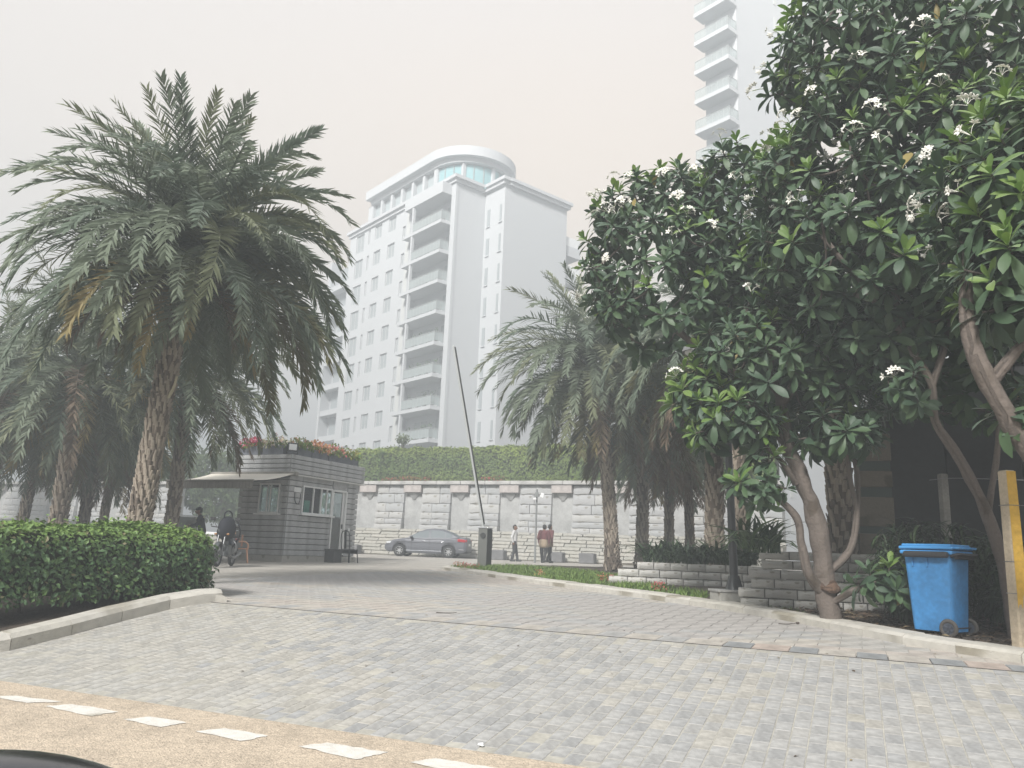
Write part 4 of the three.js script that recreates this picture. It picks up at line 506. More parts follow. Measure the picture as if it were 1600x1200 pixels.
// ---------------------------------------------------------------- guard cabin
const M_plank = [[0.47, 0.48, 0.49], [0.445, 0.455, 0.465], [0.49, 0.495, 0.50]].map((c) => mat(...c, 0.75, { map: mottle })), M_dark = mat(0.05, 0.055, 0.06, 0.8), M_white = mat(0.74, 0.75, 0.75, 0.5), M_conc = mat(0.42, 0.41, 0.38, 0.9, { map: stain }), M_fabric = mat(0.62, 0.57, 0.47, 0.85, { map: streak }), M_valance = mat(0.36, 0.34, 0.31, 0.85, { map: streak });
const M_glass = phys(0.82, 0.9, 0.9, 0.04, { transmission: 1, thickness: 0, ior: 1.5 });
{ // local: corner at the origin, +x along the right-hand face (away), +z outwards from that face, left face along -z
  const HR = 25 * D2R, t = thing('guard_cabin', 'grey planked guard cabin with white windows, door and beige awning', 'guard cabin', [-7.37, 0.70, -26.85], Math.PI / 2 - HR), L = 3.95, W = 2.1, B = 0.22, H = 2.92, TOP = 3.58;
  part(t, 'plinth', uvW(bx(L + 0.1, B, W + 0.1, L / 2, B / 2, -W / 2)), M_conc);
  const pan = (x, y, z, w, h, alongX, nm = 'plank') => part(t, nm, uvW(alongX ? chamfer(w, h - 0.022, 0.06, 0.008) : chamfer(0.06, h - 0.022, w, 0.008)), M_plank[Math.floor(rnd() * 3)], { p: [x, y, z] });
  const rows = 14, ph = (H - B) / rows;
  part(t, 'wall', uvW(mg([bx(L - 0.08, 1.63 - B, 0.06, L / 2, (1.63 + B) / 2, -0.1), bx(0.7, H - 1.63, 0.06, 0.40, (H + 1.63) / 2, -0.1), bx(0.62, H - B, 0.06, L - 0.34, (H + B) / 2, -0.101), bx(0.06, 1.58 - B, W - 0.1, 0.1, (1.58 + B) / 2, -W / 2), bx(0.06, H - 1.58, 0.26, 0.1, (H + 1.58) / 2, -0.18), bx(0.06, H - 1.58, W - 1.3, 0.1, (H + 1.58) / 2, -1.2 - (W - 1.3) / 2 - 0.02), bx(L - 0.1, 1.6 - B, 0.06, L / 2, (1.6 + B) / 2, -W + 0.1), bx(L - 0.1, H - 2.62, 0.06, L / 2, (H + 2.62) / 2, -W + 0.1), bx(0.4, 1.02, 0.06, 0.26, 2.11, -W + 0.1), bx(1.0, 1.02, 0.06, L - 0.55, 2.11, -W + 0.1), bx(0.06, 1.6 - B, W - 0.2, L - 0.06, (1.6 + B) / 2, -W / 2), bx(0.06, H - 2.62, W - 0.2, L - 0.06, (H + 2.62) / 2, -W / 2), bx(0.06, 1.02, 0.35, L - 0.06, 2.11, -0.3), bx(0.06, 1.02, 0.3, L - 0.06, 2.11, -W + 0.28), bx(L - 0.1, 0.06, W - 0.1, L / 2, H - 0.04, -W / 2), bx(L - 0.1, 0.04, W - 0.1, L / 2, B + 0.03, -W / 2)])), M_dark);
  for (let i = 0; i < rows; i++) { const y = B + (i + 0.5) * ph, win = y > 1.62 && y < 2.6, up = y > 2.6;
    const hi = y > 2.62; if (y < 1.62) pan(1.19, y, 0, 2.37, ph, true); else pan(0.34, y, 0, 0.68, ph, true); if (hi) { pan(1.52, y, 0, 1.66, ph, true); }
    pan(L - 0.34, y, 0, 0.66, ph, true);
    if (y < 1.6 || hi) pan(0, y, -W / 2, W, ph, false); else { pan(0, y, -0.15, 0.28, ph, false); pan(0, y, -1.24 - (W - 1.24) / 2, W - 1.24, ph, false); } }
  // upper band, overhanging
  const up = [2.94, 3.10, 3.265, 3.42, TOP]; for (let i = 0; i < 4; i++) { const y = (up[i] + up[i + 1]) / 2, h = up[i + 1] - up[i]; const ox = 0.12; pan(L / 2, y, 0.12, L + 0.3, h, true, 'fascia_plank'); pan(-0.12, y, -W / 2 - 0.03, W + 0.24, h, false, 'fascia_plank'); pan(L + 0.12, y, -W / 2 - 0.03, W + 0.24, h, false, 'fascia_plank'); pan(L / 2, y, -W - 0.12, L + 0.3, h, true, 'fascia_plank'); }
  part(t, 'roof', uvW(mg([bx(L + 0.16, 0.6, W + 0.14, L / 2, 3.22, -W / 2)])), M_dark); part(t, 'soffit', uvW(bx(L + 0.34, 0.04, W + 0.34, L / 2, 2.905, -W / 2)), mat(0.62, 0.62, 0.60, 0.7));
  const win = (x0, x1, y0, y1, alongX, z, bars) => { const w = x1 - x0, h = y1 - y0, fr = 0.05, c = (x0 + x1) / 2, my = (y0 + y1) / 2, G = [], bar = (a, y, ww, hh, dd = 0.07) => G.push(alongX ? bx(ww, hh, dd, a, y, 0.0) : bx(dd, hh, ww, 0.0, y, a)); bar(c, y0 + fr / 2, w, fr); bar(c, y1 - fr / 2, w, fr); bar(x0 + fr / 2, my, fr, h - 2 * fr); bar(x1 - fr / 2, my, fr, h - 2 * fr); for (const b of bars) bar(lerp(x0, x1, b), my, 0.04, h - 2 * fr, 0.06); const f = part(t, 'window', G, M_white, { p: alongX ? [0, 0, z] : [z, 0, 0] }); const st = [0, ...bars, 1]; for (let i = 0; i + 1 < st.length; i++) { const a = lerp(x0, x1, st[i]), b = lerp(x0, x1, st[i + 1]), g = new THREE.PlaneGeometry(b - a - 0.03, h - 0.08); if (!alongX) g.rotateY(Math.PI / 2); part(f, 'pane', T(g, alongX ? (a + b) / 2 : -0.012, my, alongX ? -0.012 : (a + b) / 2), M_glass); } part(f, 'sill', uvW(alongX ? bx(w + 0.16, 0.05, 0.18, c, y0 - 0.03, 0.05) : bx(0.18, 0.05, w + 0.16, -0.05, y0 - 0.03, c)), M_white); return f; };
  win(0.72, 2.36, 1.64, 2.60, true, 0.02, [0.36, 0.62, 0.82]); win(-1.2, -0.32, 1.60, 2.60, false, -0.02, [0.42, 0.56]); win(0.46, 2.9, 1.6, 2.62, true, -W + 0.1, [0.33, 0.66]); win(-1.67, -0.47, 1.6, 2.62, false, L - 0.06, [0.5]);
  const door = part(t, 'door', [bx(0.07, 2.3, 0.09, 2.42, 1.43, 0), bx(0.09, 2.3, 0.09, 3.22, 1.43, 0), bx(0.75, 0.07, 0.09, 2.82, 2.565, 0), bx(0.68, 0.12, 0.05, 2.82, 0.36, -0.03), bx(0.05, 2.1, 0.05, 2.50, 1.48, -0.03), bx(0.11, 2.1, 0.05, 3.1, 1.48, -0.03)], M_white); part(door, 'pane', T(new THREE.PlaneGeometry(0.56, 2.06), 2.79, 1.48, -0.03), phys(0.45, 0.48, 0.48, 0.15, { transmission: 0.75, thickness: 0 })); part(door, 'handle', rb(0.03, 0.16, 0.04, 0.01, 3.08, 1.3, 0.02), M_dark); part(t, 'lintel', uvW(bx(0.84, 0.3, 0.07, 2.82, 2.76, 0)), M_plank[1]);
  part(t, 'doorstep', uvW(mg([chamfer(1.5, 0.06, 0.9, 0.01).translate(3.4, 0.03, 0.5), chamfer(0.9, 0.16, 0.4, 0.015).translate(3.0, 0.14, 0.28)])), M_conc);
  part(t, 'green_curtain', [bx(0.3, 0.5, 0.02, 1.45, 1.88, -0.35)], mat(0.05, 0.30, 0.22, 0.8)); part(t, 'desk', [bx(2.2, 0.05, 0.5, 1.4, 1.2, -0.5)], M_dark);
  part(t, 'cable', [tube([[0.30, 2.35, 0.04], [0.33, 2.05, 0.05], [0.48, 1.93, 0.06], [0.58, 2.05, 0.05], [0.60, 2.3, 0.04]], 0.014, 5, 14)], M_dark); part(t, 'notice', [bx(0.34, 0.16, 0.015, 0.42, 2.42, 0.04)], M_white); part(t, 'socket', [rb(0.08, 0.1, 0.04, 0.01, 3.5, 1.2, 0.045)], M_white);
  // awning over the left face
  const aw = part(t, 'awning', (() => { const P = [], n = 12, zL = -3.25, zR = 0.42; const pt = (f, g) => [lerp(-0.16, -2.15, f), lerp(2.94, 2.50, f) - 0.07 * Math.sin(f * Math.PI) , lerp(zL, zR, g)]; for (let i = 0; i < n; i++) for (let j = 0; j < 8; j++) { const a = pt(i / n, j / 8), b = pt((i + 1) / n, j / 8), c = pt((i + 1) / n, (j + 1) / 8), d = pt(i / n, (j + 1) / 8); P.push(...a, ...b, ...c, ...a, ...c, ...d); } const g = new THREE.BufferGeometry(); g.setAttribute('position', new THREE.Float32BufferAttribute(P, 3)); g.computeVertexNormals(); return uvW(g); })(), phys(0.74, 0.69, 0.60, 0.9, { transmission: 0.12, thickness: 0 }));
  part(aw, 'valance', uvW((() => { const P = [], n = 40, x = -2.16; for (let i = 0; i < n; i++) { const z0 = lerp(-3.25, 0.42, i / n), z1 = lerp(-3.25, 0.42, (i + 1) / n), y = 2.5, w = (k) => 0.24 + 0.012 * Math.abs(Math.sin(k * 1.1)), o = (k) => 0.012 * Math.sin(k * 2); P.push(x, y, z0, x - o(i), y - w(i), z0, x - o(i + 1), y - w(i + 1), z1, x, y, z0, x - o(i + 1), y - w(i + 1), z1, x, y, z1); } const g = new THREE.BufferGeometry(); g.setAttribute('position', new THREE.Float32BufferAttribute(P, 3)); g.computeVertexNormals(); return g; })()), M_valance);
  part(aw, 'front_bar', [cyl(0.035, 0.035, 3.7, -2.15, 2.5, -1.41, 10, Math.PI / 2)], M_valance); part(aw, 'roller_box', [rb(0.16, 0.15, 3.8, 0.03, -0.2, 2.90, -1.41)], M_valance); for (const z of [-2.4, 0.2]) part(aw, 'arm', [tube([[-0.2, 2.82, z], [-1.1, 2.6, z * 0.6 - 0.2], [-2.1, 2.47, z]], 0.025, 6, 12)], M_dark);
}
const cabP = (x, y, z) => { const a = 25 * D2R, dx = Math.sin(a), dz = -Math.cos(a); return [-7.37 + dx * x - dz * z, 0.70 + y, -26.85 + dz * x + dx * z]; }, cabTurn = Math.PI / 2 - 25 * D2R;
{ // planters with flowers on the cabin roof
  const M_box = mat(0.17, 0.185, 0.22, 0.7, { map: mottle }), M_fl = M_hedgeFar, r = RNG(66), pinkL = ['bright pink bougainvillea', 'white and pale green bougainvillea', 'pale orange and green bougainvillea', 'orange leaved bougainvillea', 'pink topped orange bougainvillea', 'yellow green bougainvillea'], where = ['in the leftmost roof planter', 'in the roof planter at the cabin corner', 'in the planter right of the floodlight', 'in the third planter along the right roof edge', 'in the fourth planter along the right roof edge', 'in the farthest roof planter on the right'];
  const spots = [[0.02, -1.75, false], [0.02, -0.72, false], [0.55, -0.12, true], [1.5, -0.12, true], [2.45, -0.12, true], [3.35, -0.12, true]];
  spots.forEach(([x, z, al], i) => {
    const p = cabP(x, 3.58, z), t = thing('planter_box', 'slate grey planter box holding ' + pinkL[i], 'planter', p, cabTurn, undefined), w = 0.9, d = 0.3, h = 0.3, g = [bx(al ? w : d, 0.03, al ? d : w, 0, 0.015, 0)]; for (const s of [1, -1]) { g.push(al ? bx(w, h - 0.03, 0.03, 0, h / 2 + 0.015, s * (d / 2 - 0.015)) : bx(0.03, h - 0.03, w, s * (d / 2 - 0.015), h / 2 + 0.015, 0)); g.push(al ? bx(0.03, h - 0.03, d - 0.06, s * (w / 2 - 0.015), h / 2 + 0.015, 0) : bx(d - 0.06, h - 0.03, 0.03, 0, h / 2 + 0.015, s * (w / 2 - 0.015))); }
    part(t, 'box', uvW(mg(g)), M_box); part(t, 'soil', [bx(al ? w - 0.07 : d - 0.07, 0.02, al ? d - 0.07 : w - 0.07, 0, 0.25, 0)], M_soil);
    const q = thing('bougainvillea', pinkL[i] + ' ' + where[i], 'flowering plant', cabP(x, 3.84, z), cabTurn), m = [], c = [], st = [];
    const cols = [[[0.62, 0.10, 0.18], 0.4], [[0.62, 0.58, 0.46], 0.4], [[0.60, 0.30, 0.2], 0.2], [[0.55, 0.27, 0.15], 0.5], [[0.58, 0.20, 0.17], 0.35], [[0.34, 0.34, 0.09], 0.3]][i];
    for (let k = 0; k < 420; k++) { const a = r() * TAU, e = Math.sqrt(r()), X = Math.cos(a) * e * (al ? 0.62 : 0.36), Z = Math.sin(a) * e * (al ? 0.36 : 0.62), Y = r() * (0.34 + 0.16 * fbm(X * 5 + i * 3, Z * 5, 0, 3, 2)) * (1.2 - e * 0.6); m.push(M4(V(X, Y, Z), eul(r() * 2, r() * TAU, r()), V(1, 1, 1).multiplyScalar(lerp(0.08, 0.14, r())))); const b = fbm(X * 6 + i, Y * 6, Z * 6, 7, 2) + (Y > 0.2 ? 0.12 : -0.1) > 1 - cols[1] * 1.25; c.push(b ? C(...cols[0].map((v) => v * lerp(0.8, 1.15, r()))) : C(lerp(0.10, 0.22, r()), lerp(0.16, 0.25, r()), 0.055)); }
    inst(q, 'foliage', lf, M_fl, m, c); for (let k = 0; k < 7; k++) { const a = r() * TAU; st.push(tube([[Math.cos(a) * 0.05, -0.05, Math.sin(a) * 0.05], [Math.cos(a) * 0.18, 0.15, Math.sin(a) * 0.18], [Math.cos(a) * 0.3, 0.3, Math.sin(a) * 0.3]], 0.008, 4, 5)); } part(q, 'stem', st, M_barkDark);
  });
  const f = thing('floodlight', 'small square white floodlight in a black frame on the cabin roof corner', 'floodlight', cabP(-0.1, 3.58, 0.1), cabTurn - 0.62); part(f, 'housing', [rb(0.34, 0.30, 0.1, 0.02, 0, 0.23, 0)], M_dark); part(f, 'lens', [rb(0.26, 0.2, 0.02, 0.008, 0, 0.23, 0.05)], mat(0.8, 0.82, 0.84, 0.25)); part(f, 'bracket', [bx(0.03, 0.26, 0.02, -0.185, 0.13, 0), bx(0.03, 0.26, 0.02, 0.185, 0.13, 0), bx(0.4, 0.025, 0.06, 0, 0.0125, 0)], M_dark);
}
// ---------------------------------------------------------------- tall buildings in the haze
const M_bw = mat(0.47, 0.485, 0.50, 0.85), M_bw2 = mat(0.45, 0.465, 0.48, 0.85), M_bsh = mat(0.5, 0.51, 0.5, 0.85), M_win = phys(0.30, 0.33, 0.34, 0.12), M_winF = mat(0.55, 0.56, 0.56, 0.6), M_cyan = phys(0.36, 0.62, 0.66, 0.08, { transmission: 0.35, thickness: 0 }), M_rail = mat(0.35, 0.37, 0.37, 0.5, { metalness: 0.3 });
{ // main tower. a: along the left face, h: height, b: depth; local x = b, z = -a
  const t = thing('apartment_tower', 'hazy white apartment tower with corner balconies and a round glazed penthouse', 'apartment tower', [-6.85, 0, -80], 40.1 * D2R);
  const bb = (a0, a1, h0, h1, b0, b1) => bx(b1 - b0, h1 - h0, a1 - a0, (b0 + b1) / 2, (h0 + h1) / 2, -(a0 + a1) / 2);
  const H = 40.35, FL = 11, fy = (k) => 36.0 - 3.4 * k;                      // slab tops
  const sh = new THREE.Shape([[8.3, 0], [23.1, 0], [23.1, H], [8.3, H]].map((q) => new THREE.Vector2(...q))), WN = [];
  const hole = (a0, a1, y0, y1) => { sh.holes.push(new THREE.Path([[a0, y0], [a0, y1], [a1, y1], [a1, y0]].map((q) => new THREE.Vector2(...q)))); WN.push([a0, a1, y0, y1]); };
  for (let k = 0; k < FL; k++) { const tp = 40.24 - 3.4 * k; if (tp < 4) break; hole(12.05, 13.65, tp - 1.8, tp); hole(15.3, 16.9, tp - 1.8, tp); hole(19.5, 21.5, tp - 2.5, tp - 0.1); hole(18.0, 18.5, tp - 2.0, tp - 0.1); if (k || 1) hole(9.75, 10.4, tp - 3.8 + 0.0, tp - 2.0); }
  const e = new THREE.ExtrudeGeometry(sh, { depth: 0.35, bevelEnabled: false }); e.rotateY(Math.PI / 2); // shape x (a) -> local -z, depth -> +x
  part(t, 'wall', uvW(mg([e, bb(0, 0.78, 0, H, 0, 0.35), bb(0.06, 0.36, 0, H, 0.352, 4.15), bb(-3.35, 0.06, 0, H, 4.15, 4.5), bb(-3.35, -3.0, 0, H, 4.5, 13.5), bb(-3.0, 23, 0, H, 13.2, 13.5), bb(22.75, 23.1, 0, H, 0.36, 13.2), bb(0.37, 8.3, 0, H, 0.9, 1.2), bb(8.3, 8.6, 0, H, 0.352, 0.9), bb(-3, 22.7, H - 0.45, H - 0.1, 4.5, 13.1)].map(stripped))), M_bw);
  part(t, 'left_wing', uvW(mg([bb(23.12, 30, 0, 38.2, 2.2, 13), bb(29.4, 30, 0, 39, 0.8, 2.2), bb(23.12, 23.5, 0, 39, 0.8, 2.2)])), M_bw2);
  for (let k = 0; k < FL; k++) { const y = fy(k); if (y < 4) break; part(t, 'wing_window', [bb(24.2, 28.8, y - 0.6, y + 2.1, 2.05, 2.19)], M_win); part(t, 'wing_spandrel', [bb(23.51, 29.39, y - 1.4, y - 0.7, 0.85, 2.0)], M_bw); }
  for (const [a0, a1, y0, y1] of WN) { const w = part(t, 'window', [bb(a0 + 0.005, a0 + 0.075, y0 + 0.005, y1 - 0.005, 0.14, 0.22), bb(a1 - 0.075, a1 - 0.005, y0 + 0.005, y1 - 0.005, 0.14, 0.22), bb(a0 + 0.08, a1 - 0.08, y1 - 0.075, y1 - 0.005, 0.14, 0.22), bb(a0 + 0.08, a1 - 0.08, y0 + 0.005, y0 + 0.075, 0.14, 0.22), bb((a0 + a1) / 2 - 0.03, (a0 + a1) / 2 + 0.03, y0 + 0.08, y1 - 0.08, 0.145, 0.215)], M_winF); part(w, 'pane', [bb(a0 + 0.08, a1 - 0.08, y0 + 0.08, y1 - 0.08, 0.17, 0.19)], M_win); }
  part(t, 'cornice', uvW(mg([bb(-0.2, 23.3, H + 0.004, 40.75, -0.2, 0.6), bb(-0.45, 23.5, 40.754, 41.12, -0.45, 0.6), bb(-0.2, 0.5, H + 0.008, 40.76, 0.605, 4.5), bb(-0.45, 0.5, 40.765, 41.12, 0.605, 3.6), bb(-3.55, -0.21, H + 0.004, 40.75, 3.8, 4.6), bb(-3.8, -0.46, 40.754, 41.12, 3.6, 4.6), bb(-3.7, -3.0, H + 0.008, 40.76, 4.605, 13.8), bb(-3.9, -3.0, 40.765, 41.12, 4.605, 14)])), M_bw);
  part(t, 'roof_deck', uvW(bb(0.5, 22.7, 40.3, 40.5, 0.61, 13)), M_bsh);
  for (let k = 0; k < FL; k++) { const tp = 38.2 - 3.4 * k; for (const a of [-2.75, -0.65]) { const w = part(t, 'slit_window', [bb(a - 0.16 * (a > -1 ? 1.5 : 1), a + 0.16 * (a > -1 ? 1.5 : 1), tp - 2.0, tp, 4.10, 4.16)], M_win, {}); part(w, 'sill', [bb(a - 0.3, a + 0.3, tp - 2.1, tp - 2.0, 4.02, 4.16)], M_bw); } }
  for (let k = 0; k < FL; k++) { // balconies
    const y = fy(k); if (y < 4) break; const a0 = 0.8, a1 = 6.4, b0 = -1.2;
    const bl = part(t, 'balcony', uvW(mg([bb(a0, a1 + 1.9, y - 0.38, y, b0, 0.88)])), M_bw);
    const rail = []; for (let i = 0; i <= 9; i++) rail.push(bb(lerp(a0 + 0.03, a1, i / 9) - 0.025, lerp(a0 + 0.03, a1, i / 9) + 0.025, y, y + 1.05, b0 + 0.06, b0 + 0.11)); for (let i = 1; i <= 2; i++) rail.push(bb(a0 + 0.03, a0 + 0.08, y, y + 1.05, lerp(b0 + 0.06, -0.1, i / 2), lerp(b0 + 0.06, -0.1, i / 2) + 0.05)); rail.push(bb(a0 + 0.02, a1, y + 1.05, y + 1.11, b0 + 0.05, b0 + 0.12), bb(a0 + 0.02, a0 + 0.09, y + 1.05, y + 1.11, b0 + 0.125, -0.02)); part(bl, 'railing', rail, M_rail); part(bl, 'glass_panel', [bb(a0 + 0.1, a1, y + 0.12, y + 1.0, b0 + 0.07, b0 + 0.09), bb(a0 + 0.05, a0 + 0.07, y + 0.12, y + 1.0, b0 + 0.12, -0.05)], phys(0.6, 0.66, 0.66, 0.2, { transmission: 0.6, thickness: 0 }));
    part(bl, 'balcony_door', [bb(1.4, 2.6, y + 0.05, y + 2.35, 0.84, 0.89), bb(4.2, 6.6, y + 0.05, y + 2.35, 0.84, 0.89)], M_win); part(bl, 'door_frame', [bb(1.32, 1.4, y + 0.05, y + 2.4, 0.82, 0.89), bb(2.6, 2.68, y + 0.05, y + 2.4, 0.82, 0.89), bb(5.36, 5.44, y + 0.05, y + 2.4, 0.81, 0.89)], M_winF);
    const pr = RNG(900 + k), pm = [], pc = []; for (let i = 0; i < 60 + k * 20; i++) { const a = lerp(1.2, 5.5, Math.floor(pr() * 4) / 3) + (pr() - 0.5) * 0.6; pm.push(M4(V(lerp(-0.9, -0.4, pr()), y + 0.2 + pr() * (0.7 + (k > 3 ? 0.8 : 0)), -a), eul(pr() * 3, pr() * 6, 0), V(1, 1, 1).multiplyScalar(0.28))); pc.push(C(0.07, 0.12, 0.05)); } inst(bl, 'pot_plants', lf, M_hedgeFar, pm, pc); part(bl, 'plant_pot', [0, 1, 2, 3].map((i) => cyl(0.12, 0.17, 0.3, -0.65, y + 0.155, -lerp(1.2, 5.5, i / 3), 8)), M_capPink);
  }
  part(t, 'balcony_ceiling', uvW(bb(0.8, 8.3, 39.1, 40.34, -1.2, 0.88)), M_bw); part(t, 'balcony_post', [bb(6.42, 6.72, 0, 39.08, -1.15, -0.85), bb(8.3, 9.3, 0, 39.9, -0.22, -0.002)].map((g) => uvW(g)), M_bw); part(t, 'pilaster_panel', [bb(8.45, 9.15, 2, 39.5, -0.25, -0.222)], M_bsh);
  // penthouse: a long room with a rounded front end under a heavy rounded roof slab
  const stadium = (aL, aC, bc, r, h0, h1) => { const s = new THREE.Shape(), f = 26; s.moveTo(aL, bc - r); s.lineTo(aC, bc - r); for (let i = 1; i < f; i++) { const q = -Math.PI / 2 - i / f * Math.PI; s.lineTo(aC + r * Math.cos(q), bc + r * Math.sin(q)); } s.lineTo(aC, bc + r); s.lineTo(aL, bc + r); const g = new THREE.ExtrudeGeometry(s, { depth: h1 - h0, bevelEnabled: false, curveSegments: 1 }); const m = new THREE.Matrix4().set(0, 1, 0, 0, 0, 0, 1, h0, -1, 0, 0, 0, 0, 0, 0, 1); g.applyMatrix4(m); const q = g.attributes.position; for (let i = 0; i < q.count; i += 3) { const a = [q.getX(i + 1), q.getY(i + 1), q.getZ(i + 1)]; q.setXYZ(i + 1, q.getX(i + 2), q.getY(i + 2), q.getZ(i + 2)); q.setXYZ(i + 2, ...a); } g.computeVertexNormals(); return g; };
  const bc = 5.5; part(t, 'penthouse', uvW(mg([stadium(20.3, 5.2, bc, 4.2, 40.51, 44.3), ])), M_bsh);
  part(t, 'roof_slab', uvW(mg([stadium(20.0, 5.2, bc, 5.5, 44.72, 45.85)])), M_bw); part(t, 'roof_beam', uvW(stadium(19.6, 5.2, bc, 4.9, 44.15, 44.716)), M_bw);
  for (let i = 0; i < 7; i++) { const a = 5.4 + i * 2.35; part(t, 'pier', uvW(bb(a - 0.22, a + 0.22, 40.52, 44.145, 0.75, 1.28)), M_bw); if (i < 6) part(t, 'glazing', [bb(a + 0.3, a + 2.05, 40.6, 44.0, 1.2, 1.295)], phys(0.35, 0.4, 0.41, 0.15)); }
  part(t, 'left_pier', uvW(bb(19.2, 20.4, 40.52, 44.13, 0.8, 1.29)), M_bw);
  for (let i = 0; i <= 8; i++) { const q = -Math.PI / 2 - i / 8 * Math.PI, c = (r) => [5.2 + r * Math.cos(q), bc + r * Math.sin(q)]; if (i % 4 === 0 || i === 8 || i === 2 || i === 6) { const [a, b] = c(4.5); part(t, 'pier', uvW(bb(a - 0.2, a + 0.2, 40.53, 44.14, b - 0.2, b + 0.2)), M_bw); } }
  const arc = (q0, q1, r, h0, h1) => { const P = [], n = 6; for (let i = 0; i < n; i++) { const A = lerp(q0, q1, i / n), B = lerp(q0, q1, (i + 1) / n), p = (q, h) => [bc + r * Math.sin(q), h, -(5.2 + r * Math.cos(q))]; P.push(...p(A, h0), ...p(B, h0), ...p(B, h1), ...p(A, h0), ...p(B, h1), ...p(A, h1)); } const g = new THREE.BufferGeometry(); g.setAttribute('position', new THREE.Float32BufferAttribute(P, 3)); g.computeVertexNormals(); return g; };
  for (let i = 0; i < 12; i++) { const q0 = -Math.PI / 2 - i / 12 * Math.PI, q1 = -Math.PI / 2 - (i + 1) / 12 * Math.PI; part(t, 'curved_pane', [arc(q0 - 0.012, q1 + 0.012, 4.42, 41.75, 44.0)], M_cyan); part(t, 'low_pane', [arc(q0 - 0.012, q1 + 0.012, 4.42, 40.6, 41.65)], M_cyan); const a = 5.2 + 4.43 * Math.cos(q0), b = bc + 4.43 * Math.sin(q0); part(t, 'mullion', [bb(a - 0.05, a + 0.05, 40.55, 44.1, b - 0.05, b + 0.05)], M_rail); }
  part(t, 'transom', [arc(-Math.PI / 2, -1.5 * Math.PI, 4.45, 41.65, 41.76)], M_rail);
  for (let k = 0; k < FL; k++) { const y = 36.2 - 3.4 * k; if (y < 4) break; const bl = part(t, 'rear_balcony', uvW(bb(-3.0, 2, y - 1.2, y, 13.52, 16.2)), M_bw); part(bl, 'railing', [bb(-2.98, -2.9, y, y + 1.1, 13.6, 16.1), bb(-2.9, 1.9, y, y + 1.1, 16.05, 16.12)], M_white); }
}
{ // second tower, upper right
  const t = thing('apartment_tower', 'very tall pale tower with zigzag corner balconies at the top right of the picture', 'apartment tower', [20.6, 0, -71.5], 40.1 * D2R), bb = (a0, a1, h0, h1, b0, b1) => bx(b1 - b0, h1 - h0, a1 - a0, (b0 + b1) / 2, (h0 + h1) / 2, -(a0 + a1) / 2);
  part(t, 'wall', uvW(mg([bb(0.12, 4.0, 0, 67, 1.7, 17)])), M_bw); 
  for (let k = 0; k < 19; k++) { const y = 64.9 - 3.4 * k; if (y < 3) break; const bl = part(t, 'balcony', uvW(bb(0, 4.2, y - 0.45, y, 0, 1.68)), M_bw2), rl = [bb(0.02, 0.08, y + 1.0, y + 1.07, 0.09, 1.6), bb(0.02, 4.15, y + 1.0, y + 1.07, 0.02, 0.08)]; for (let i = 0; i <= 6; i++) rl.push(bb(0.02 + i * 0.68, 0.06 + i * 0.68, y, y + 1.0, 0.03, 0.07)); for (let i = 1; i <= 2; i++) rl.push(bb(0.03, 0.07, y, y + 1, i * 0.75, i * 0.75 + 0.04)); part(bl, 'railing', rl, M_rail); part(bl, 'glass_panel', [bb(0.04, 0.06, y + 0.1, y + 0.95, 0.1, 1.6), bb(0.1, 4.1, y + 0.1, y + 0.95, 0.04, 0.06)], phys(0.7, 0.75, 0.75, 0.15, { transmission: 0.75, thickness: 0 })); part(t, 'balcony_door', [bb(0.9, 3.4, y + 0.05, y + 2.3, 1.62, 1.69)], M_win); part(t, 'narrow_window', [bb(0.07, 0.13, y + 0.3, y + 2.1, 9, 9.5)], M_bsh); }
  part(t, 'parapet', uvW(bb(0, 4.2, 67.002, 67.7, 1.5, 17.2)), M_bw);
}
// ---------------------------------------------------------------- hazy trees beyond the gap and the wall
function leafyTree(name, label, p, h, r0, n, cols, seed, group, size = 0.34) {
  const r = RNG(seed), t = thing(name, label, 'tree', p, 0, group), limbs = [tube([[0, 0, 0], [0.1, h * 0.25, 0.05], [0, h * 0.5, 0], [0.1, h * 0.75, 0]], h * 0.035, 8, 10, h * 0.012)], ml = [], cl = [], lobes = [];
  for (let i = 0; i < 9; i++) { const a = r() * TAU, e = V(Math.cos(a) * r0 * 0.62 * r(), h * lerp(0.38, 0.86, r()), Math.sin(a) * r0 * 0.62 * r()); lobes.push([e, r0 * lerp(0.34, 0.6, r())]); limbs.push(tube([[0.02, h * 0.3, 0], [e.x * 0.5, lerp(h * 0.35, e.y, 0.5), e.z * 0.5], e.toArray()], h * 0.012, 5, 6, h * 0.004)); }
  for (let i = 0; i < n; i++) { const [c, q] = lobes[Math.floor(r() * lobes.length)], d = V(r() * 2 - 1, r() * 2 - 1, r() * 2 - 1).normalize().multiplyScalar(q * lerp(0.55, 1.05, Math.sqrt(r()))); d.y *= 0.75; const x = c.clone().add(d); if (fbm(x.x * 0.9 + seed, x.y * 0.9, x.z * 0.9, 4, 2) < 0.4) continue; ml.push(M4(x, eul(r() * 3, r() * TAU, r() * 3), V(1, 1, 1).multiplyScalar(size * lerp(0.6, 1.3, r())))); const k = r(); cl.push(C(lerp(cols[0], cols[3], k), lerp(cols[1], cols[4], k), lerp(cols[2], cols[5], k))); }
  part(t, 'trunk', limbs.map((g) => uvW(g)), M_barkDark); inst(t, 'crown', lf, M_hedgeFar, ml, cl); return t;
}
const GCOL = [0.05, 0.085, 0.04, 0.11, 0.15, 0.06];
leafyTree('leafy_tree', 'hazy green tree in the gap directly left of the guard cabin', [-20.5, 0.8, -58], 7.6, 3.6, 5200, GCOL, 1);
leafyTree('leafy_tree', 'hazy green tree in the gap behind the end pier of the left wall', [-25.5, 0.8, -60], 8.2, 3.8, 5200, GCOL, 2);
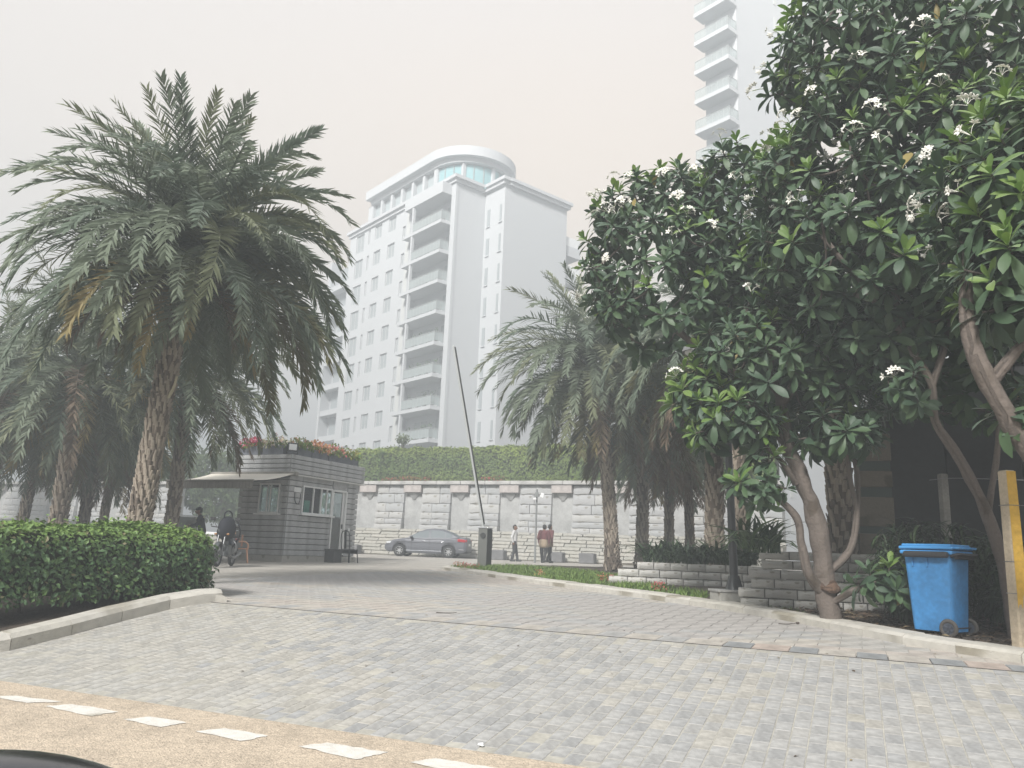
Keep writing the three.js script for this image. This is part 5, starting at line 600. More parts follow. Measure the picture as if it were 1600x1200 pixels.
leafyTree('leafy_tree', 'hazy tall tree far back behind the guard cabin awning', [-21, 0.8, -70], 8.6, 4.2, 5200, GCOL, 3);
leafyTree('leafy_tree', 'bluish hazy tree at the left edge behind the palms', [-38, 0.8, -52], 13, 5, 6000, GCOL, 4);
leafyTree('leafy_tree', 'broad hazy tree above the left stone wall', [-32, 0.8, -64], 9.5, 4.5, 5600, GCOL, 5);
leafyTree('leafy_tree', 'low hazy tree behind the red and white sign stand', [-17, 0.8, -62], 5.5, 3.2, 4000, GCOL, 6);
{ const p = wallP(1.3, 5.1, -2.6); leafyTree('sapling', 'thin pale sapling rising above the hedge just right of the cabin', p, 3.7, 0.9, 420, [0.10, 0.13, 0.07, 0.17, 0.2, 0.1], 9, undefined, 0.17); leafyTree('round_bush', 'rounded bush at the left end of the wall top hedge', wallP(0.9, 5.0, -2.1), 2.9, 1.3, 2200, [0.07, 0.13, 0.04, 0.15, 0.22, 0.06], 10, undefined, 0.16); }
{ const w = thing('parapet_wall', 'low white parapet beyond the guard, across the gap', 'wall', [-19.5, 0.85, -44], 0.12); for (let i = 0; i < 9; i++) part(w, 'panel', uvW(chamfer(1.48, 0.75, 0.2, 0.015).translate(-6 + i * 1.5, 0.375, 0)), M_conc); part(w, 'coping', uvW(chamfer(13.6, 0.16, 0.34, 0.02).translate(0, 0.83, 0)), M_white); }
// ---------------------------------------------------------------- car
const M_black = mat(0.02, 0.02, 0.022, 0.6), M_rubber = mat(0.03, 0.03, 0.032, 0.85), M_chrome = mat(0.75, 0.76, 0.78, 0.25, { metalness: 0.9 }), M_alloy = mat(0.62, 0.63, 0.64, 0.35, { metalness: 0.7 });
function wheel(parent, x, y, z, r, w, side, spokes) {
  const wl = part(parent, 'wheel', [T(new THREE.LatheGeometry([[r * 0.62, -w / 2], [r * 0.9, -w / 2], [r, -w / 2 + 0.03], [r, w / 2 - 0.03], [r * 0.9, w / 2], [r * 0.62, w / 2]].map((q) => new THREE.Vector2(...q)), 28), 0, 0, 0, Math.PI / 2)], M_rubber, { p: [x, y, z] });
  const g = [T(new THREE.LatheGeometry([[r * 0.60, -w / 2 + 0.02], [r * 0.66, w / 2 - 0.02], [r * 0.60, w / 2 - 0.01]].map((q) => new THREE.Vector2(...q)), 24), 0, 0, 0, Math.PI / 2), cyl(r * 0.15, r * 0.15, 0.05, 0, 0, 0, 10, Math.PI / 2)]; for (let i = 0; i < spokes; i++) g.push(T(bx(r * 0.13, r * 0.56, 0.035, 0, r * 0.34, 0), 0, 0, 0, 0, 0, i * TAU / spokes + 0.2)); g.forEach((q) => q.translate(0, 0, 0)); const rim = part(wl, 'rim', g, M_alloy); rim.position.z = side * (w / 2 - 0.05); part(wl, 'brake_disc', [cyl(r * 0.55, r * 0.55, 0.02, 0, 0, 0, 20, Math.PI / 2)], M_black); return wl;
}
{
  const t = thing('car', 'slate grey four door saloon car seen side on before the retaining wall', 'car', [-4.10, 0.862, -43.0], -8.5 * D2R), paint = phys(0.115, 0.12, 0.138, 0.55, { metalness: 0.1, clearcoat: 0.1, clearcoatRoughness: 0.4 }), glass = phys(0.14, 0.175, 0.195, 0.4, { specularIntensity: 0.35, transmission: 0.35, thickness: 0 });
  const XW = [-1.36, 1.26], RW = 0.31, poly = (a, x) => { for (let i = 0; i + 1 < a.length; i++) if (x <= a[i + 1][0]) return lerp(a[i][1], a[i + 1][1], sstep(0, 1, (x - a[i][0]) / (a[i + 1][0] - a[i][0])) * 0.4 + 0.6 * (x - a[i][0]) / (a[i + 1][0] - a[i][0])); return a[a.length - 1][1]; };
  const yTop = (x) => poly([[-2.24, 0.60], [-2.1, 0.74], [-1.7, 0.86], [-1.0, 0.965], [0, 0.95], [1.0, 0.985], [1.7, 1.06], [2.12, 1.05], [2.2, 0.92]], x), hw = (x) => poly([[-2.24, 0.52], [-2.05, 0.74], [-1.5, 0.83], [0, 0.845], [1.5, 0.84], [2.05, 0.77], [2.2, 0.66]], x);
  const yBot = (x) => { let y = poly([[-2.24, 0.36], [-2.0, 0.23], [-1.0, 0.2], [1.0, 0.2], [2.0, 0.27], [2.2, 0.38]], x); for (const w of XW) { const d = Math.abs(x - w); if (d < 0.385) y = Math.max(y, 0.30 + Math.sqrt(0.385 * 0.385 - d * d) * 0.98); } return y; };
  const sec = (x) => { const h = hw(x), a = yBot(x), b = yTop(x), m = lerp(Math.max(a, 0.3), b, 0.45); return [[h * 0.93, a], [h * 0.995, Math.min(a + 0.1, m)], [h, m], [h * 0.985, lerp(m, b, 0.35)], [h * 0.99, lerp(m, b, 0.5)], [h * 0.93, lerp(m, b, 0.86)], [h * 0.82, b - 0.012], [h * 0.45, b + 0.018], [0, b + 0.025]]; };
  const loft = (xs, secf) => { const S = xs.map((x) => { const s = secf(x); return [...s.map(([z, y]) => [x, y, z]), ...s.slice(0, -1).reverse().map(([z, y]) => [x, y, -z])]; }); const P = []; for (let i = 0; i + 1 < S.length; i++) for (let k = 0; k + 1 < S[0].length; k++) P.push(...S[i][k], ...S[i + 1][k], ...S[i + 1][k + 1], ...S[i][k], ...S[i + 1][k + 1], ...S[i][k + 1]); for (const s of [S[0], S[S.length - 1]]) for (let k = 1; k + 1 < s.length; k++) P.push(...s[0], ...s[k], ...s[k + 1]); let g = new THREE.BufferGeometry(); g.setAttribute('position', new THREE.Float32BufferAttribute(P, 3)); g = mergeVertices(g, 1e-4); return toCreasedNormals(g, 0.6); };
  const xs = []; for (let i = 0; i <= 100; i++) xs.push(lerp(-2.24, 2.2, i / 100)); part(t, 'body', loft(xs, sec), paint);
  const yRoof = (x) => poly([[-1.05, 0.95], [-0.72, 1.14], [-0.35, 1.345], [0.0, 1.445], [0.35, 1.475], [0.8, 1.45], [1.2, 1.33], [1.78, 1.05]], x), P = [], Q = [], row = (x) => { const b = yTop(x) - 0.02, r = Math.max(yRoof(x), b + 0.02), wb = hw(x) * 0.925, wr = lerp(wb, 0.575, clamp((r - b) / 0.5, 0, 1)); return [[x, b, wb], [x, lerp(b, r, 0.12), lerp(wb, wr, 0.1)], [x, lerp(b, r, 0.84), lerp(wb, wr, 0.82)], [x, r - 0.012, wr * 0.94], [x, r + 0.012, wr * 0.5], [x, r + 0.018, 0]]; };
  const gx = []; for (let i = 0; i <= 56; i++) gx.push(lerp(-1.05, 1.78, i / 56)); const G = gx.map((x) => { const s = row(x); return [...s, ...s.slice(0, -1).reverse().map(([a, b, c]) => [a, b, -c])]; });
  for (let i = 0; i + 1 < G.length; i++) for (let k = 0; k + 1 < G[0].length; k++) { const x = (gx[i] + gx[i + 1]) / 2, side = k === 1 || k === 8, topq = k >= 3 && k <= 6, pillar = Math.abs(x - 0.22) < 0.05 || x < -0.78 || x > 1.42 || Math.abs(x - 1.05) < 0.03, screen = topq && (x < -0.28 || x > 1.05), L = (side && !pillar) || screen ? Q : P; for (const q of [G[i][k], G[i + 1][k], G[i + 1][k + 1], G[i][k], G[i + 1][k + 1], G[i][k + 1]]) L.push(...q); }
  for (const [l, n, m] of [[P, 'roof', paint], [Q, 'window', glass]]) { const g = new THREE.BufferGeometry(); g.setAttribute('position', new THREE.Float32BufferAttribute(l, 3)); part(t, n, toCreasedNormals(mergeVertices(g, 1e-4), 0.5), m); }
  part(t, 'underbody', [bx(3.9, 0.34, 1.46, 0, 0.42, 0), bx(2.6, 0.3, 1.2, 0.3, 0.75, 0)], M_black); for (const x of [-0.25, 0.75]) part(t, 'seat', [rb(0.16, 0.6, 0.5, 0.05, x, 1.0, 0.33, 0, 0, -0.2), rb(0.16, 0.6, 0.5, 0.05, x, 1.0, -0.33, 0, 0, -0.2)], M_black);
  for (const x of XW) for (const s of [1, -1]) wheel(t, x, RW, s * 0.73, RW, 0.19, s, 8);
  for (const s of [1, -1]) { part(t, 'tail_light', [rb(0.42, 0.15, 0.09, 0.03, 1.92, 0.90, s * 0.755, 0, s * 0.28, -0.10), rb(0.06, 0.13, 0.28, 0.02, 2.13, 0.9, s * 0.56, 0, s * 0.3, 0)], phys(0.42, 0.012, 0.02, 0.15, { clearcoat: 1 })); part(t, 'headlight', [rb(0.34, 0.11, 0.12, 0.03, -1.93, 0.70, s * 0.70, 0, s * 0.4, 0.12)], phys(0.7, 0.72, 0.74, 0.1, { clearcoat: 1 })); part(t, 'wing_mirror', [rb(0.13, 0.12, 0.2, 0.04, -0.72, 1.0, s * 0.9), bx(0.05, 0.04, 0.12, -0.72, 0.95, s * 0.8)], M_black); part(t, 'reflector', [rb(0.26, 0.035, 0.02, 0.008, 1.93, 0.44, s * 0.79, 0, s * 0.2, -0.05)], M_chrome); for (const x of [-0.05, 0.92]) part(t, 'door_handle', [rb(0.17, 0.025, 0.03, 0.01, x, 0.82, s * 0.842)], M_chrome); part(t, 'sill_trim', [rb(1.9, 0.035, 0.02, 0.008, -0.05, 0.325, s * 0.838)], mat(0.4, 0.42, 0.45, 0.35, { metalness: 0.4 })); part(t, 'door_seam', [bx(0.012, 0.55, 0.006, 0.24, 0.62, s * 0.843), bx(0.012, 0.55, 0.006, -0.72, 0.62, s * 0.843), bx(2.9, 0.012, 0.012, 0.2, 0.755, s * 0.838)], M_black); }
  part(t, 'number_plate', [bx(0.012, 0.12, 0.46, 2.205, 0.70, 0)], M_white); part(t, 'boot_trim', [bx(0.02, 0.05, 0.8, 2.185, 0.84, 0)], M_chrome); part(t, 'bumper', [rb(0.16, 0.16, 1.3, 0.04, 2.12, 0.38, 0)], M_black); part(t, 'grille', [rb(0.06, 0.14, 0.9, 0.03, -2.19, 0.56, 0)], M_black);
}
// ---------------------------------------------------------------- barrier
{ const y0 = bedY(-0.72, -26.6), t = thing('barrier_gate', 'dark grey boom barrier housing with its thin striped arm raised', 'barrier', [-0.67, 0.72, -25.6], -0.50), mh = mat(0.17, 0.175, 0.165, 0.45, { metalness: 0.4 }), mk = mat(0.035, 0.037, 0.037, 0.5);
  part(t, 'housing', [rb(0.33, 1.3, 0.30, 0.02, 0, 0.65, 0, 0, 0, 0, 2)], mh); part(t, 'side_panel', [bx(0.02, 1.26, 0.31, 0.168, 0.65, 0)], mk); part(t, 'cap', [rb(0.37, 0.04, 0.34, 0.012, 0, 1.315, 0)], M_chrome); part(t, 'foot_plate', [bx(0.45, 0.03, 0.42, 0, 0.015, 0)], mk); part(t, 'door_lock', [cyl(0.02, 0.02, 0.02, -0.08, 1.1, 0.155, 8, Math.PI / 2)], mk);
  const a0 = V(0.02, 1.08, 0.06), tip = V(-0.65, 7.0, 1.42), d = tip.clone().sub(a0), L = d.length(), boom = part(t, 'boom', [rb(0.075, L, 0.045, 0.012, 0, L / 2, 0)], mat(0.55, 0.57, 0.57, 0.4, { metalness: 0.3 })); boom.position.copy(a0); boom.quaternion.setFromUnitVectors(V(0, 1, 0), d.normalize()); part(boom, 'rubber_edge', [bx(0.03, L - 0.4, 0.05, 0.05, L / 2 + 0.15, 0)], mk); part(t, 'pivot', [cyl(0.09, 0.09, 0.1, 0.02, 1.08, 0.13, 14, Math.PI / 2)], mk); }
// ---------------------------------------------------------------- lamp post, camera pole
{ const b = bedY(4.12, -14.9) - 0.02, t = thing('street_lamp', 'dark slim street lamp post on a concrete plinth with hanging lamp in the leaves', 'street lamp', [4.05, b, -14.4], 0.1), md = mat(0.075, 0.078, 0.08, 0.38, { metalness: 0.5 });
  part(t, 'plinth', uvW(mg([chamfer(0.95, 0.2, 0.5, 0.01).translate(0.1, 0.08, 0.05)])), M_conc); part(t, 'plinth_cap', uvW(chamfer(1.0, 0.04, 0.54, 0.008).translate(0.1, 0.2, 0.05)), M_cope);
  const lean = -0.024; part(t, 'base_shoe', [T(new THREE.CylinderGeometry(0.1, 0.17, 0.24, 4).rotateY(Math.PI / 4), 0, 0.34, 0)], md); part(t, 'post', [T(new THREE.CylinderGeometry(0.055, 0.075, 4.2, 12).translate(0, 2.1, 0), 0, 0.4, 0, 0, 0, -lean)], md); part(t, 'arm', [tube([[-0.10, 4.5, 0], [-0.14, 4.85, 0], [-0.35, 5.05, 0], [-0.6, 4.95, 0], [-0.66, 4.72, 0]], 0.028, 8, 20)], md);
  const s = part(t, 'lamp_shade', [T(new THREE.LatheGeometry([[0.03, 0.2], [0.09, 0.18], [0.16, 0.1], [0.24, -0.02], [0.25, -0.06]].map((q) => new THREE.Vector2(...q)), 20), -0.66, 4.55, 0)], mat(0.42, 0.42, 0.41, 0.4, { metalness: 0.4 })); part(s, 'diffuser', [T(new THREE.SphereGeometry(0.2, 14, 8, 0, TAU, Math.PI / 2, Math.PI / 2).scale(1, 0.4, 1), -0.66, 4.5, 0)], mat(0.7, 0.7, 0.68, 0.5)); }
{ const t = thing('camera_pole', 'thin grey pole with two small white cameras left of the men in maroon', 'pole', [1.33, 0.86, -36.6]), mg2 = mat(0.2, 0.21, 0.21, 0.5); part(t, 'pole', [cyl(0.05, 0.04, 3.3, 0, 1.65, 0, 8)], mg2); part(t, 'bracket', [bx(0.5, 0.04, 0.04, 0.05, 3.0, 0), rb(0.16, 0.22, 0.12, 0.02, 0, 3.05, 0.05)], mg2); part(t, 'camera', [rb(0.16, 0.22, 0.12, 0.02, 0.24, 3.02, 0.05, 0, 0, -0.3), rb(0.14, 0.1, 0.2, 0.02, -0.1, 2.85, 0.06)], M_white); }
// ---------------------------------------------------------------- wheeled bin
{ const t = thing('wheelie_bin', 'blue plastic wheelie bin with black handle under the frangipani trees', 'bin', [5.32, 0.555, -10.0], 0.62), blue = phys(0.05, 0.235, 0.52, 0.5, { map: rep(mottle, 0.7), bumpMap: grain, bumpScale: 0.0015 }), blue2 = phys(0.05, 0.235, 0.51, 0.45);
  const lo = [0.205, 0.24], hi = [0.245, 0.29], H = 0.93, y0 = 0.06, n = 10, ring = (f) => { const w = lerp(lo[0], hi[0], f), d = lerp(lo[1], hi[1], f), r = 0.05, P = []; for (const [sx, sz, a] of [[1, 1, 0], [-1, 1, 1], [-1, -1, 2], [1, -1, 3]]) for (let k = 0; k <= 3; k++) { const q = (a + k / 3) * Math.PI / 2; P.push([sx * (w - r) + Math.cos(q) * r, lerp(y0, y0 + H, f), sz * (d - r) + Math.sin(q) * r]); } return P; }, S = []; for (let i = 0; i <= n; i++) S.push(ring(i / n)); const P = []; for (let i = 0; i < n; i++) for (let k = 0; k < 16; k++) { const l = (k + 1) % 16; P.push(...S[i][k], ...S[i + 1][k], ...S[i + 1][l], ...S[i][k], ...S[i + 1][l], ...S[i][l]); } for (let k = 1; k < 15; k++) P.push(...S[0][0], ...S[0][k], ...S[0][k + 1]); let g = new THREE.BufferGeometry(); g.setAttribute('position', new THREE.Float32BufferAttribute(P, 3)); part(t, 'body', uvW(toCreasedNormals(mergeVertices(g, 1e-4), 0.7)), blue);
  part(t, 'rim', [rb(0.54, 0.05, 0.64, 0.02, 0, y0 + H - 0.01, 0, 0, 0, 0, 2)], blue2); part(t, 'lid', [rb(0.54, 0.04, 0.66, 0.018, 0, y0 + H + 0.045, 0, 0, 0, 0, 2), rb(0.5, 0.035, 0.6, 0.016, 0.0, y0 + H + 0.075, 0.0, 0, 0, 0, 2), ...[-0.2, -0.07, 0.07, 0.2].map((x) => rb(0.05, 0.03, 0.1, 0.01, x, y0 + H + 0.05, 0.34))], blue2);
  part(t, 'handle', [tube([[-0.24, y0 + H - 0.05, 0.29], [-0.23, y0 + H - 0.03, 0.37], [0, y0 + H - 0.03, 0.39], [0.23, y0 + H - 0.03, 0.37], [0.22, y0 + H - 0.05, 0.29]], 0.02, 8, 24), rb(0.46, 0.07, 0.05, 0.02, 0, y0 + H - 0.05, 0.34)], M_black);
  part(t, 'side_grip', [rb(0.08, 0.075, 0.54, 0.03, -0.295, y0 + H - 0.035, 0.02, 0, 0, 0, 2)], M_black); for (const s of [1, -1]) part(t, 'rib', [rb(0.03, 0.1, 0.014, 0.004, -0.243, y0 + H - 0.13, s * 0.09 - 0.08)], blue); for (const s of [1, -1]) { const w = part(t, 'wheel', [T(new THREE.TorusGeometry(0.085, 0.026, 8, 22), 0, 0, 0, 0, Math.PI / 2)], mat(0.07, 0.065, 0.06, 0.9), { p: [s * 0.25, 0.105, 0.215] }); part(w, 'hub', [cyl(0.065, 0.065, 0.03, 0, 0, 0, 16, 0, 0, Math.PI / 2), ...[0, 1, 2].map((k) => T(bx(0.012, 0.11, 0.02, s * 0.02, 0, 0), 0, 0, 0, k * Math.PI / 3))], mat(0.05, 0.06, 0.08, 0.6)); } part(t, 'axle', [cyl(0.012, 0.012, 0.55, 0, 0.105, 0.235, 8, 0, 0, Math.PI / 2)], M_black); }
// ---------------------------------------------------------------- motorcycle, bag, chairs, box, sign
{ const t = thing('motorcycle', 'black and silver motorcycle parked at the end of the left hedge', 'motorcycle', [-7.63, 0.655, -22.16], -1.52), M_chromeD = mat(0.22, 0.225, 0.23, 0.4, { metalness: 0.6 }), grey = mat(0.14, 0.15, 0.155, 0.4, { metalness: 0.5 }), tank = phys(0.05, 0.06, 0.09, 0.2, { clearcoat: 1 });
  // local: front at +x
  const whl = (x, nm) => { const w = part(t, nm, [T(new THREE.TorusGeometry(0.265, 0.045, 10, 30), 0, 0, 0)], M_rubber, { p: [x, 0.31, 0] }); part(w, 'rim', [T(new THREE.TorusGeometry(0.225, 0.016, 6, 26), 0, 0, 0), cyl(0.045, 0.045, 0.11, 0, 0, 0, 10, Math.PI / 2), ...[0, 1, 2, 3, 4].map((k) => T(bx(0.035, 0.42, 0.03, 0, 0, 0), 0, 0, 0, 0, 0, k * Math.PI / 5))], M_chromeD); return w; };
  whl(0.66, 'front_wheel'); whl(-0.66, 'rear_wheel'); for (const s of [1, -1]) { part(t, 'fork', [tube([[0.66, 0.31, s * 0.085], [0.50, 0.75, s * 0.085], [0.40, 1.02, s * 0.08]], 0.024, 8, 8)], M_chromeD); part(t, 'mirror', [tube([[0.36, 1.05, s * 0.2], [0.33, 1.22, s * 0.3]], 0.007, 5, 4), rb(0.03, 0.09, 0.14, 0.02, 0.33, 1.26, s * 0.33)], M_black); part(t, 'indicator', [rb(0.05, 0.05, 0.08, 0.02, 0.5, 0.86, s * 0.16)], mat(0.3, 0.14, 0.04, 0.4)); part(t, 'crash_guard', [tube([[0.25, 0.75, s * 0.12], [0.32, 0.62, s * 0.34], [0.28, 0.4, s * 0.32], [0.15, 0.3, s * 0.14]], 0.015, 6, 14)], M_chromeD); part(t, 'shock', [cyl(0.035, 0.035, 0.36, -0.58, 0.55, s * 0.12, 8, 0, 0, 0.3)], M_chromeD); }
  part(t, 'front_mudguard', [T(new THREE.TorusGeometry(0.33, 0.03, 6, 16, 2.0).scale(1, 1, 2.2), 0.66, 0.31, 0, 0, 0, 0.5)], grey); part(t, 'rear_mudguard', [T(new THREE.TorusGeometry(0.34, 0.03, 6, 16, 1.9).scale(1, 1, 2.4), -0.66, 0.31, 0, 0, 0, 0.9)], M_black); part(t, 'headlight', [sph(0.11, 0.5, 0.96, 0, 0.7, 1, 1.1), rb(0.16, 0.2, 0.24, 0.05, 0.45, 0.98, 0)], grey); part(t, 'handlebar', [tube([[0.22, 1.06, -0.38], [0.34, 1.04, -0.15], [0.36, 1.04, 0.15], [0.22, 1.06, 0.38]], 0.014, 6, 14)], M_black); part(t, 'tank', [sph(0.2, 0.1, 0.88, 0, 1.5, 0.75, 0.85), rb(0.3, 0.1, 0.3, 0.04, 0.28, 0.84, 0)], tank); part(t, 'seat', [rb(0.68, 0.1, 0.26, 0.05, -0.42, 0.83, 0, 0, 0, 0.06, 2)], M_black); part(t, 'engine', [rb(0.34, 0.3, 0.26, 0.03, 0.05, 0.42, 0), cyl(0.09, 0.09, 0.26, 0.12, 0.6, 0, 12, 0, 0, -0.3)], grey); part(t, 'side_panel', [rb(0.3, 0.2, 0.24, 0.04, -0.28, 0.68, 0)], tank); part(t, 'frame_tube', [tube([[0.4, 0.98, 0], [0.28, 0.5, 0], [-0.1, 0.28, 0], [-0.45, 0.32, 0], [-0.66, 0.31, 0]], 0.025, 6, 16), tube([[0.4, 0.95, 0], [-0.2, 0.75, 0], [-0.85, 0.78, 0]], 0.022, 6, 12)], M_black); part(t, 'exhaust', [tube([[0.15, 0.35, -0.12], [-0.2, 0.24, -0.16], [-0.8, 0.36, -0.18]], 0.03, 8, 12, 0.05)], M_chromeD); part(t, 'side_stand', [tube([[0.0, 0.3, 0.12], [-0.05, 0.0, 0.28]], 0.014, 6, 3)], M_black); part(t, 'tail_light', [rb(0.06, 0.07, 0.14, 0.02, -0.98, 0.74, 0)], mat(0.15, 0.015, 0.015, 0.3)); 
  const b = thing('backpack', 'rounded black backpack with loop strap hung on the motorcycle handlebar', 'backpack', [-7.55, 1.36, -21.85], -1.9); part(b, 'bag', [sph(0.30, 0, 0.30, 0, 0.95, 1.12, 0.68, 18), rb(0.34, 0.28, 0.18, 0.08, 0, 0.18, 0.14, 0, 0, 0, 2)], mat(0.012, 0.014, 0.022, 0.8)); part(b, 'strap', [tube([[-0.16, 0.55, 0], [-0.15, 0.7, 0], [0, 0.78, 0], [0.15, 0.7, 0], [0.16, 0.55, 0]], 0.018, 6, 18), tube([[-0.25, 0.5, -0.14], [-0.32, 0.2, -0.2], [-0.2, -0.15, -0.12]], 0.02, 6, 10)], mat(0.012, 0.014, 0.02, 0.8)); }
{ const t = thing('plastic_chair', 'peach plastic armchair beside the motorcycle under the awning', 'chair', [-8.12, 0.70, -24.9], 1.9), pm = phys(0.62, 0.34, 0.22, 0.5);
  part(t, 'seat', [rb(0.44, 0.03, 0.42, 0.014, 0, 0.42, 0, 0, 0, 0, 2)], pm); for (const [x, z] of [[-1, -1], [1, -1], [-1, 1], [1, 1]]) part(t, 'leg', [tube([[x * 0.19, 0.42, z * 0.18], [x * 0.22, 0.2, z * 0.21], [x * 0.24, 0, z * 0.24]], 0.028, 6, 6, 0.02)], pm); part(t, 'backrest', [T(new THREE.CylinderGeometry(0.28, 0.26, 0.36, 18, 4, true, -0.95, 1.9).scale(1, 1, 0.5), 0, 0.66, 0.12, 0, Math.PI, 0), T(new THREE.TorusGeometry(0.27, 0.02, 6, 16, Math.PI).scale(1, 0.45, 1), 0, 0.8, -0.2)], pm); for (const s of [1, -1]) part(t, 'arm', [tube([[s * 0.24, 0.62, -0.16], [s * 0.27, 0.63, 0.1], [s * 0.25, 0.55, 0.2], [s * 0.22, 0.4, 0.2]], 0.024, 6, 12)], pm); }
{ const t = thing('metal_chair', 'dark metal chair with tall curved back beside the cabin door', 'chair', cabP(2.25, 0.03, 1.05), cabTurn + 1.45), dm = mat(0.035, 0.04, 0.042, 0.5, { metalness: 0.4 }); part(t, 'seat', [rb(0.42, 0.03, 0.42, 0.012, 0, 0.46, 0)], dm); for (const [x, z] of [[-1, -1], [1, -1], [-1, 1], [1, 1]]) part(t, 'leg', [tube([[x * 0.18, 0.46, z * 0.18], [x * 0.22, 0, z * 0.22]], 0.018, 6, 3)], dm); part(t, 'apron', [bx(0.4, 0.12, 0.01, 0, 0.38, 0.2), bx(0.01, 0.12, 0.4, 0.2, 0.38, 0)], dm); part(t, 'backrest', [tube([[-0.19, 0.46, -0.2], [-0.2, 0.8, -0.25], [-0.15, 1.05, -0.27], [0, 1.1, -0.28], [0.15, 1.05, -0.27], [0.2, 0.8, -0.25], [0.19, 0.46, -0.2]], 0.016, 6, 30), bx(0.1, 0.6, 0.012, 0, 0.78, -0.25, -0.1)], dm);
  const b = thing('storage_box', 'dark grey box on the ground left of the metal chair', 'box', cabP(1.78, 0.03, 0.72), cabTurn); part(b, 'box', [rb(0.46, 0.42, 0.4, 0.02, 0, 0.21, 0)], mat(0.06, 0.063, 0.066, 0.7)); part(b, 'lid', [rb(0.49, 0.05, 0.43, 0.015, 0, 0.44, 0)], mat(0.08, 0.083, 0.086, 0.6)); }
{ const t = thing('sign_stand', 'white framed sign stand with red foot beyond the hedge left of the guard', 'sign', [-12.45, 0.80, -31.5], 0.25); for (const x of [-0.42, 0.42]) part(t, 'frame_post', [bx(0.06, 1.45, 0.05, x, 0.73, 0)], M_white); part(t, 'frame_rail', [bx(0.78, 0.06, 0.05, 0, 1.42, 0), bx(0.78, 0.05, 0.05, 0, 0.36, 0)], M_white); part(t, 'panel', [bx(0.76, 0.98, 0.02, 0, 0.89, 0)], mat(0.2, 0.21, 0.2, 0.6, { map: stain05 })); part(t, 'red_foot', [bx(1.0, 0.28, 0.12, 0, 0.16, 0)], mat(0.48, 0.11, 0.07, 0.6)); }
// ---------------------------------------------------------------- small things on the paving, edge of the photographer's car
{ const t = thing('twig', 'thin bent dry twig lying on the drive near the right kerb', 'twig', [3.98, ground(3.98, -11.55) + 0.012, -11.55]); part(t, 'stick', [tube([[-0.12, 0, 0], [-0.03, 0.0, 0.03], [0.08, 0.01, 0.03], [0.14, 0.02, 0.0]], 0.007, 5, 8, 0.004)], M_barkDark); part(t, 'pod', [sph(0.022, 0.15, 0.018, 0, 1.4, 0.8, 1, 8)], M_barkDark);
  const [lx, lz] = [-0.12, -6.0], y = ground(lx, lz), l = thing('paper_scrap', 'small white crumpled scrap on the grey pavers near the road', 'litter', [lx, y + 0.012, lz]); part(l, 'scrap', [(() => { const g = new THREE.IcosahedronGeometry(0.022, 1), p = g.attributes.position; for (let i = 0; i < p.count; i++) { const k = 0.7 + 0.6 * hsh(Math.round(p.getX(i) * 900), Math.round(p.getY(i) * 900), Math.round(p.getZ(i) * 900), 5); p.setXYZ(i, p.getX(i) * k, p.getY(i) * k * 0.5, p.getZ(i) * k * 1.6); } g.computeVertexNormals(); return g; })()], M_white);
  const stick = thing('dry_stick', 'short dark stick lying on the flat drive just past the seam', 'twig', [-0.78, ground(-0.78, -11.3) + 0.01, -11.3]); part(stick, 'stick', [tube([[-0.14, 0, 0], [0.02, 0.0, 0.02], [0.14, 0.01, -0.02]], 0.008, 5, 6, 0.004)], M_barkDark); }
{ const t = thing('car_mirror', 'glossy black car mirror edge cut off by the bottom left corner', 'car mirror', [-0.52, 1.043, -0.90], 0), m = phys(0.006, 0.006, 0.009, 0.25, { clearcoat: 1, clearcoatRoughness: 0.15 }); part(t, 'housing', [T(new THREE.SphereGeometry(1, 40, 24), 0, 0, 0)].map((g) => { g.scale(0.205, 0.10, 0.10); return g; }), m); part(t, 'arm', [tube([[0, -0.08, 0], [-0.05, -0.2, 0.03], [-0.1, -0.35, 0.1]], 0.03, 8, 8)], m); }
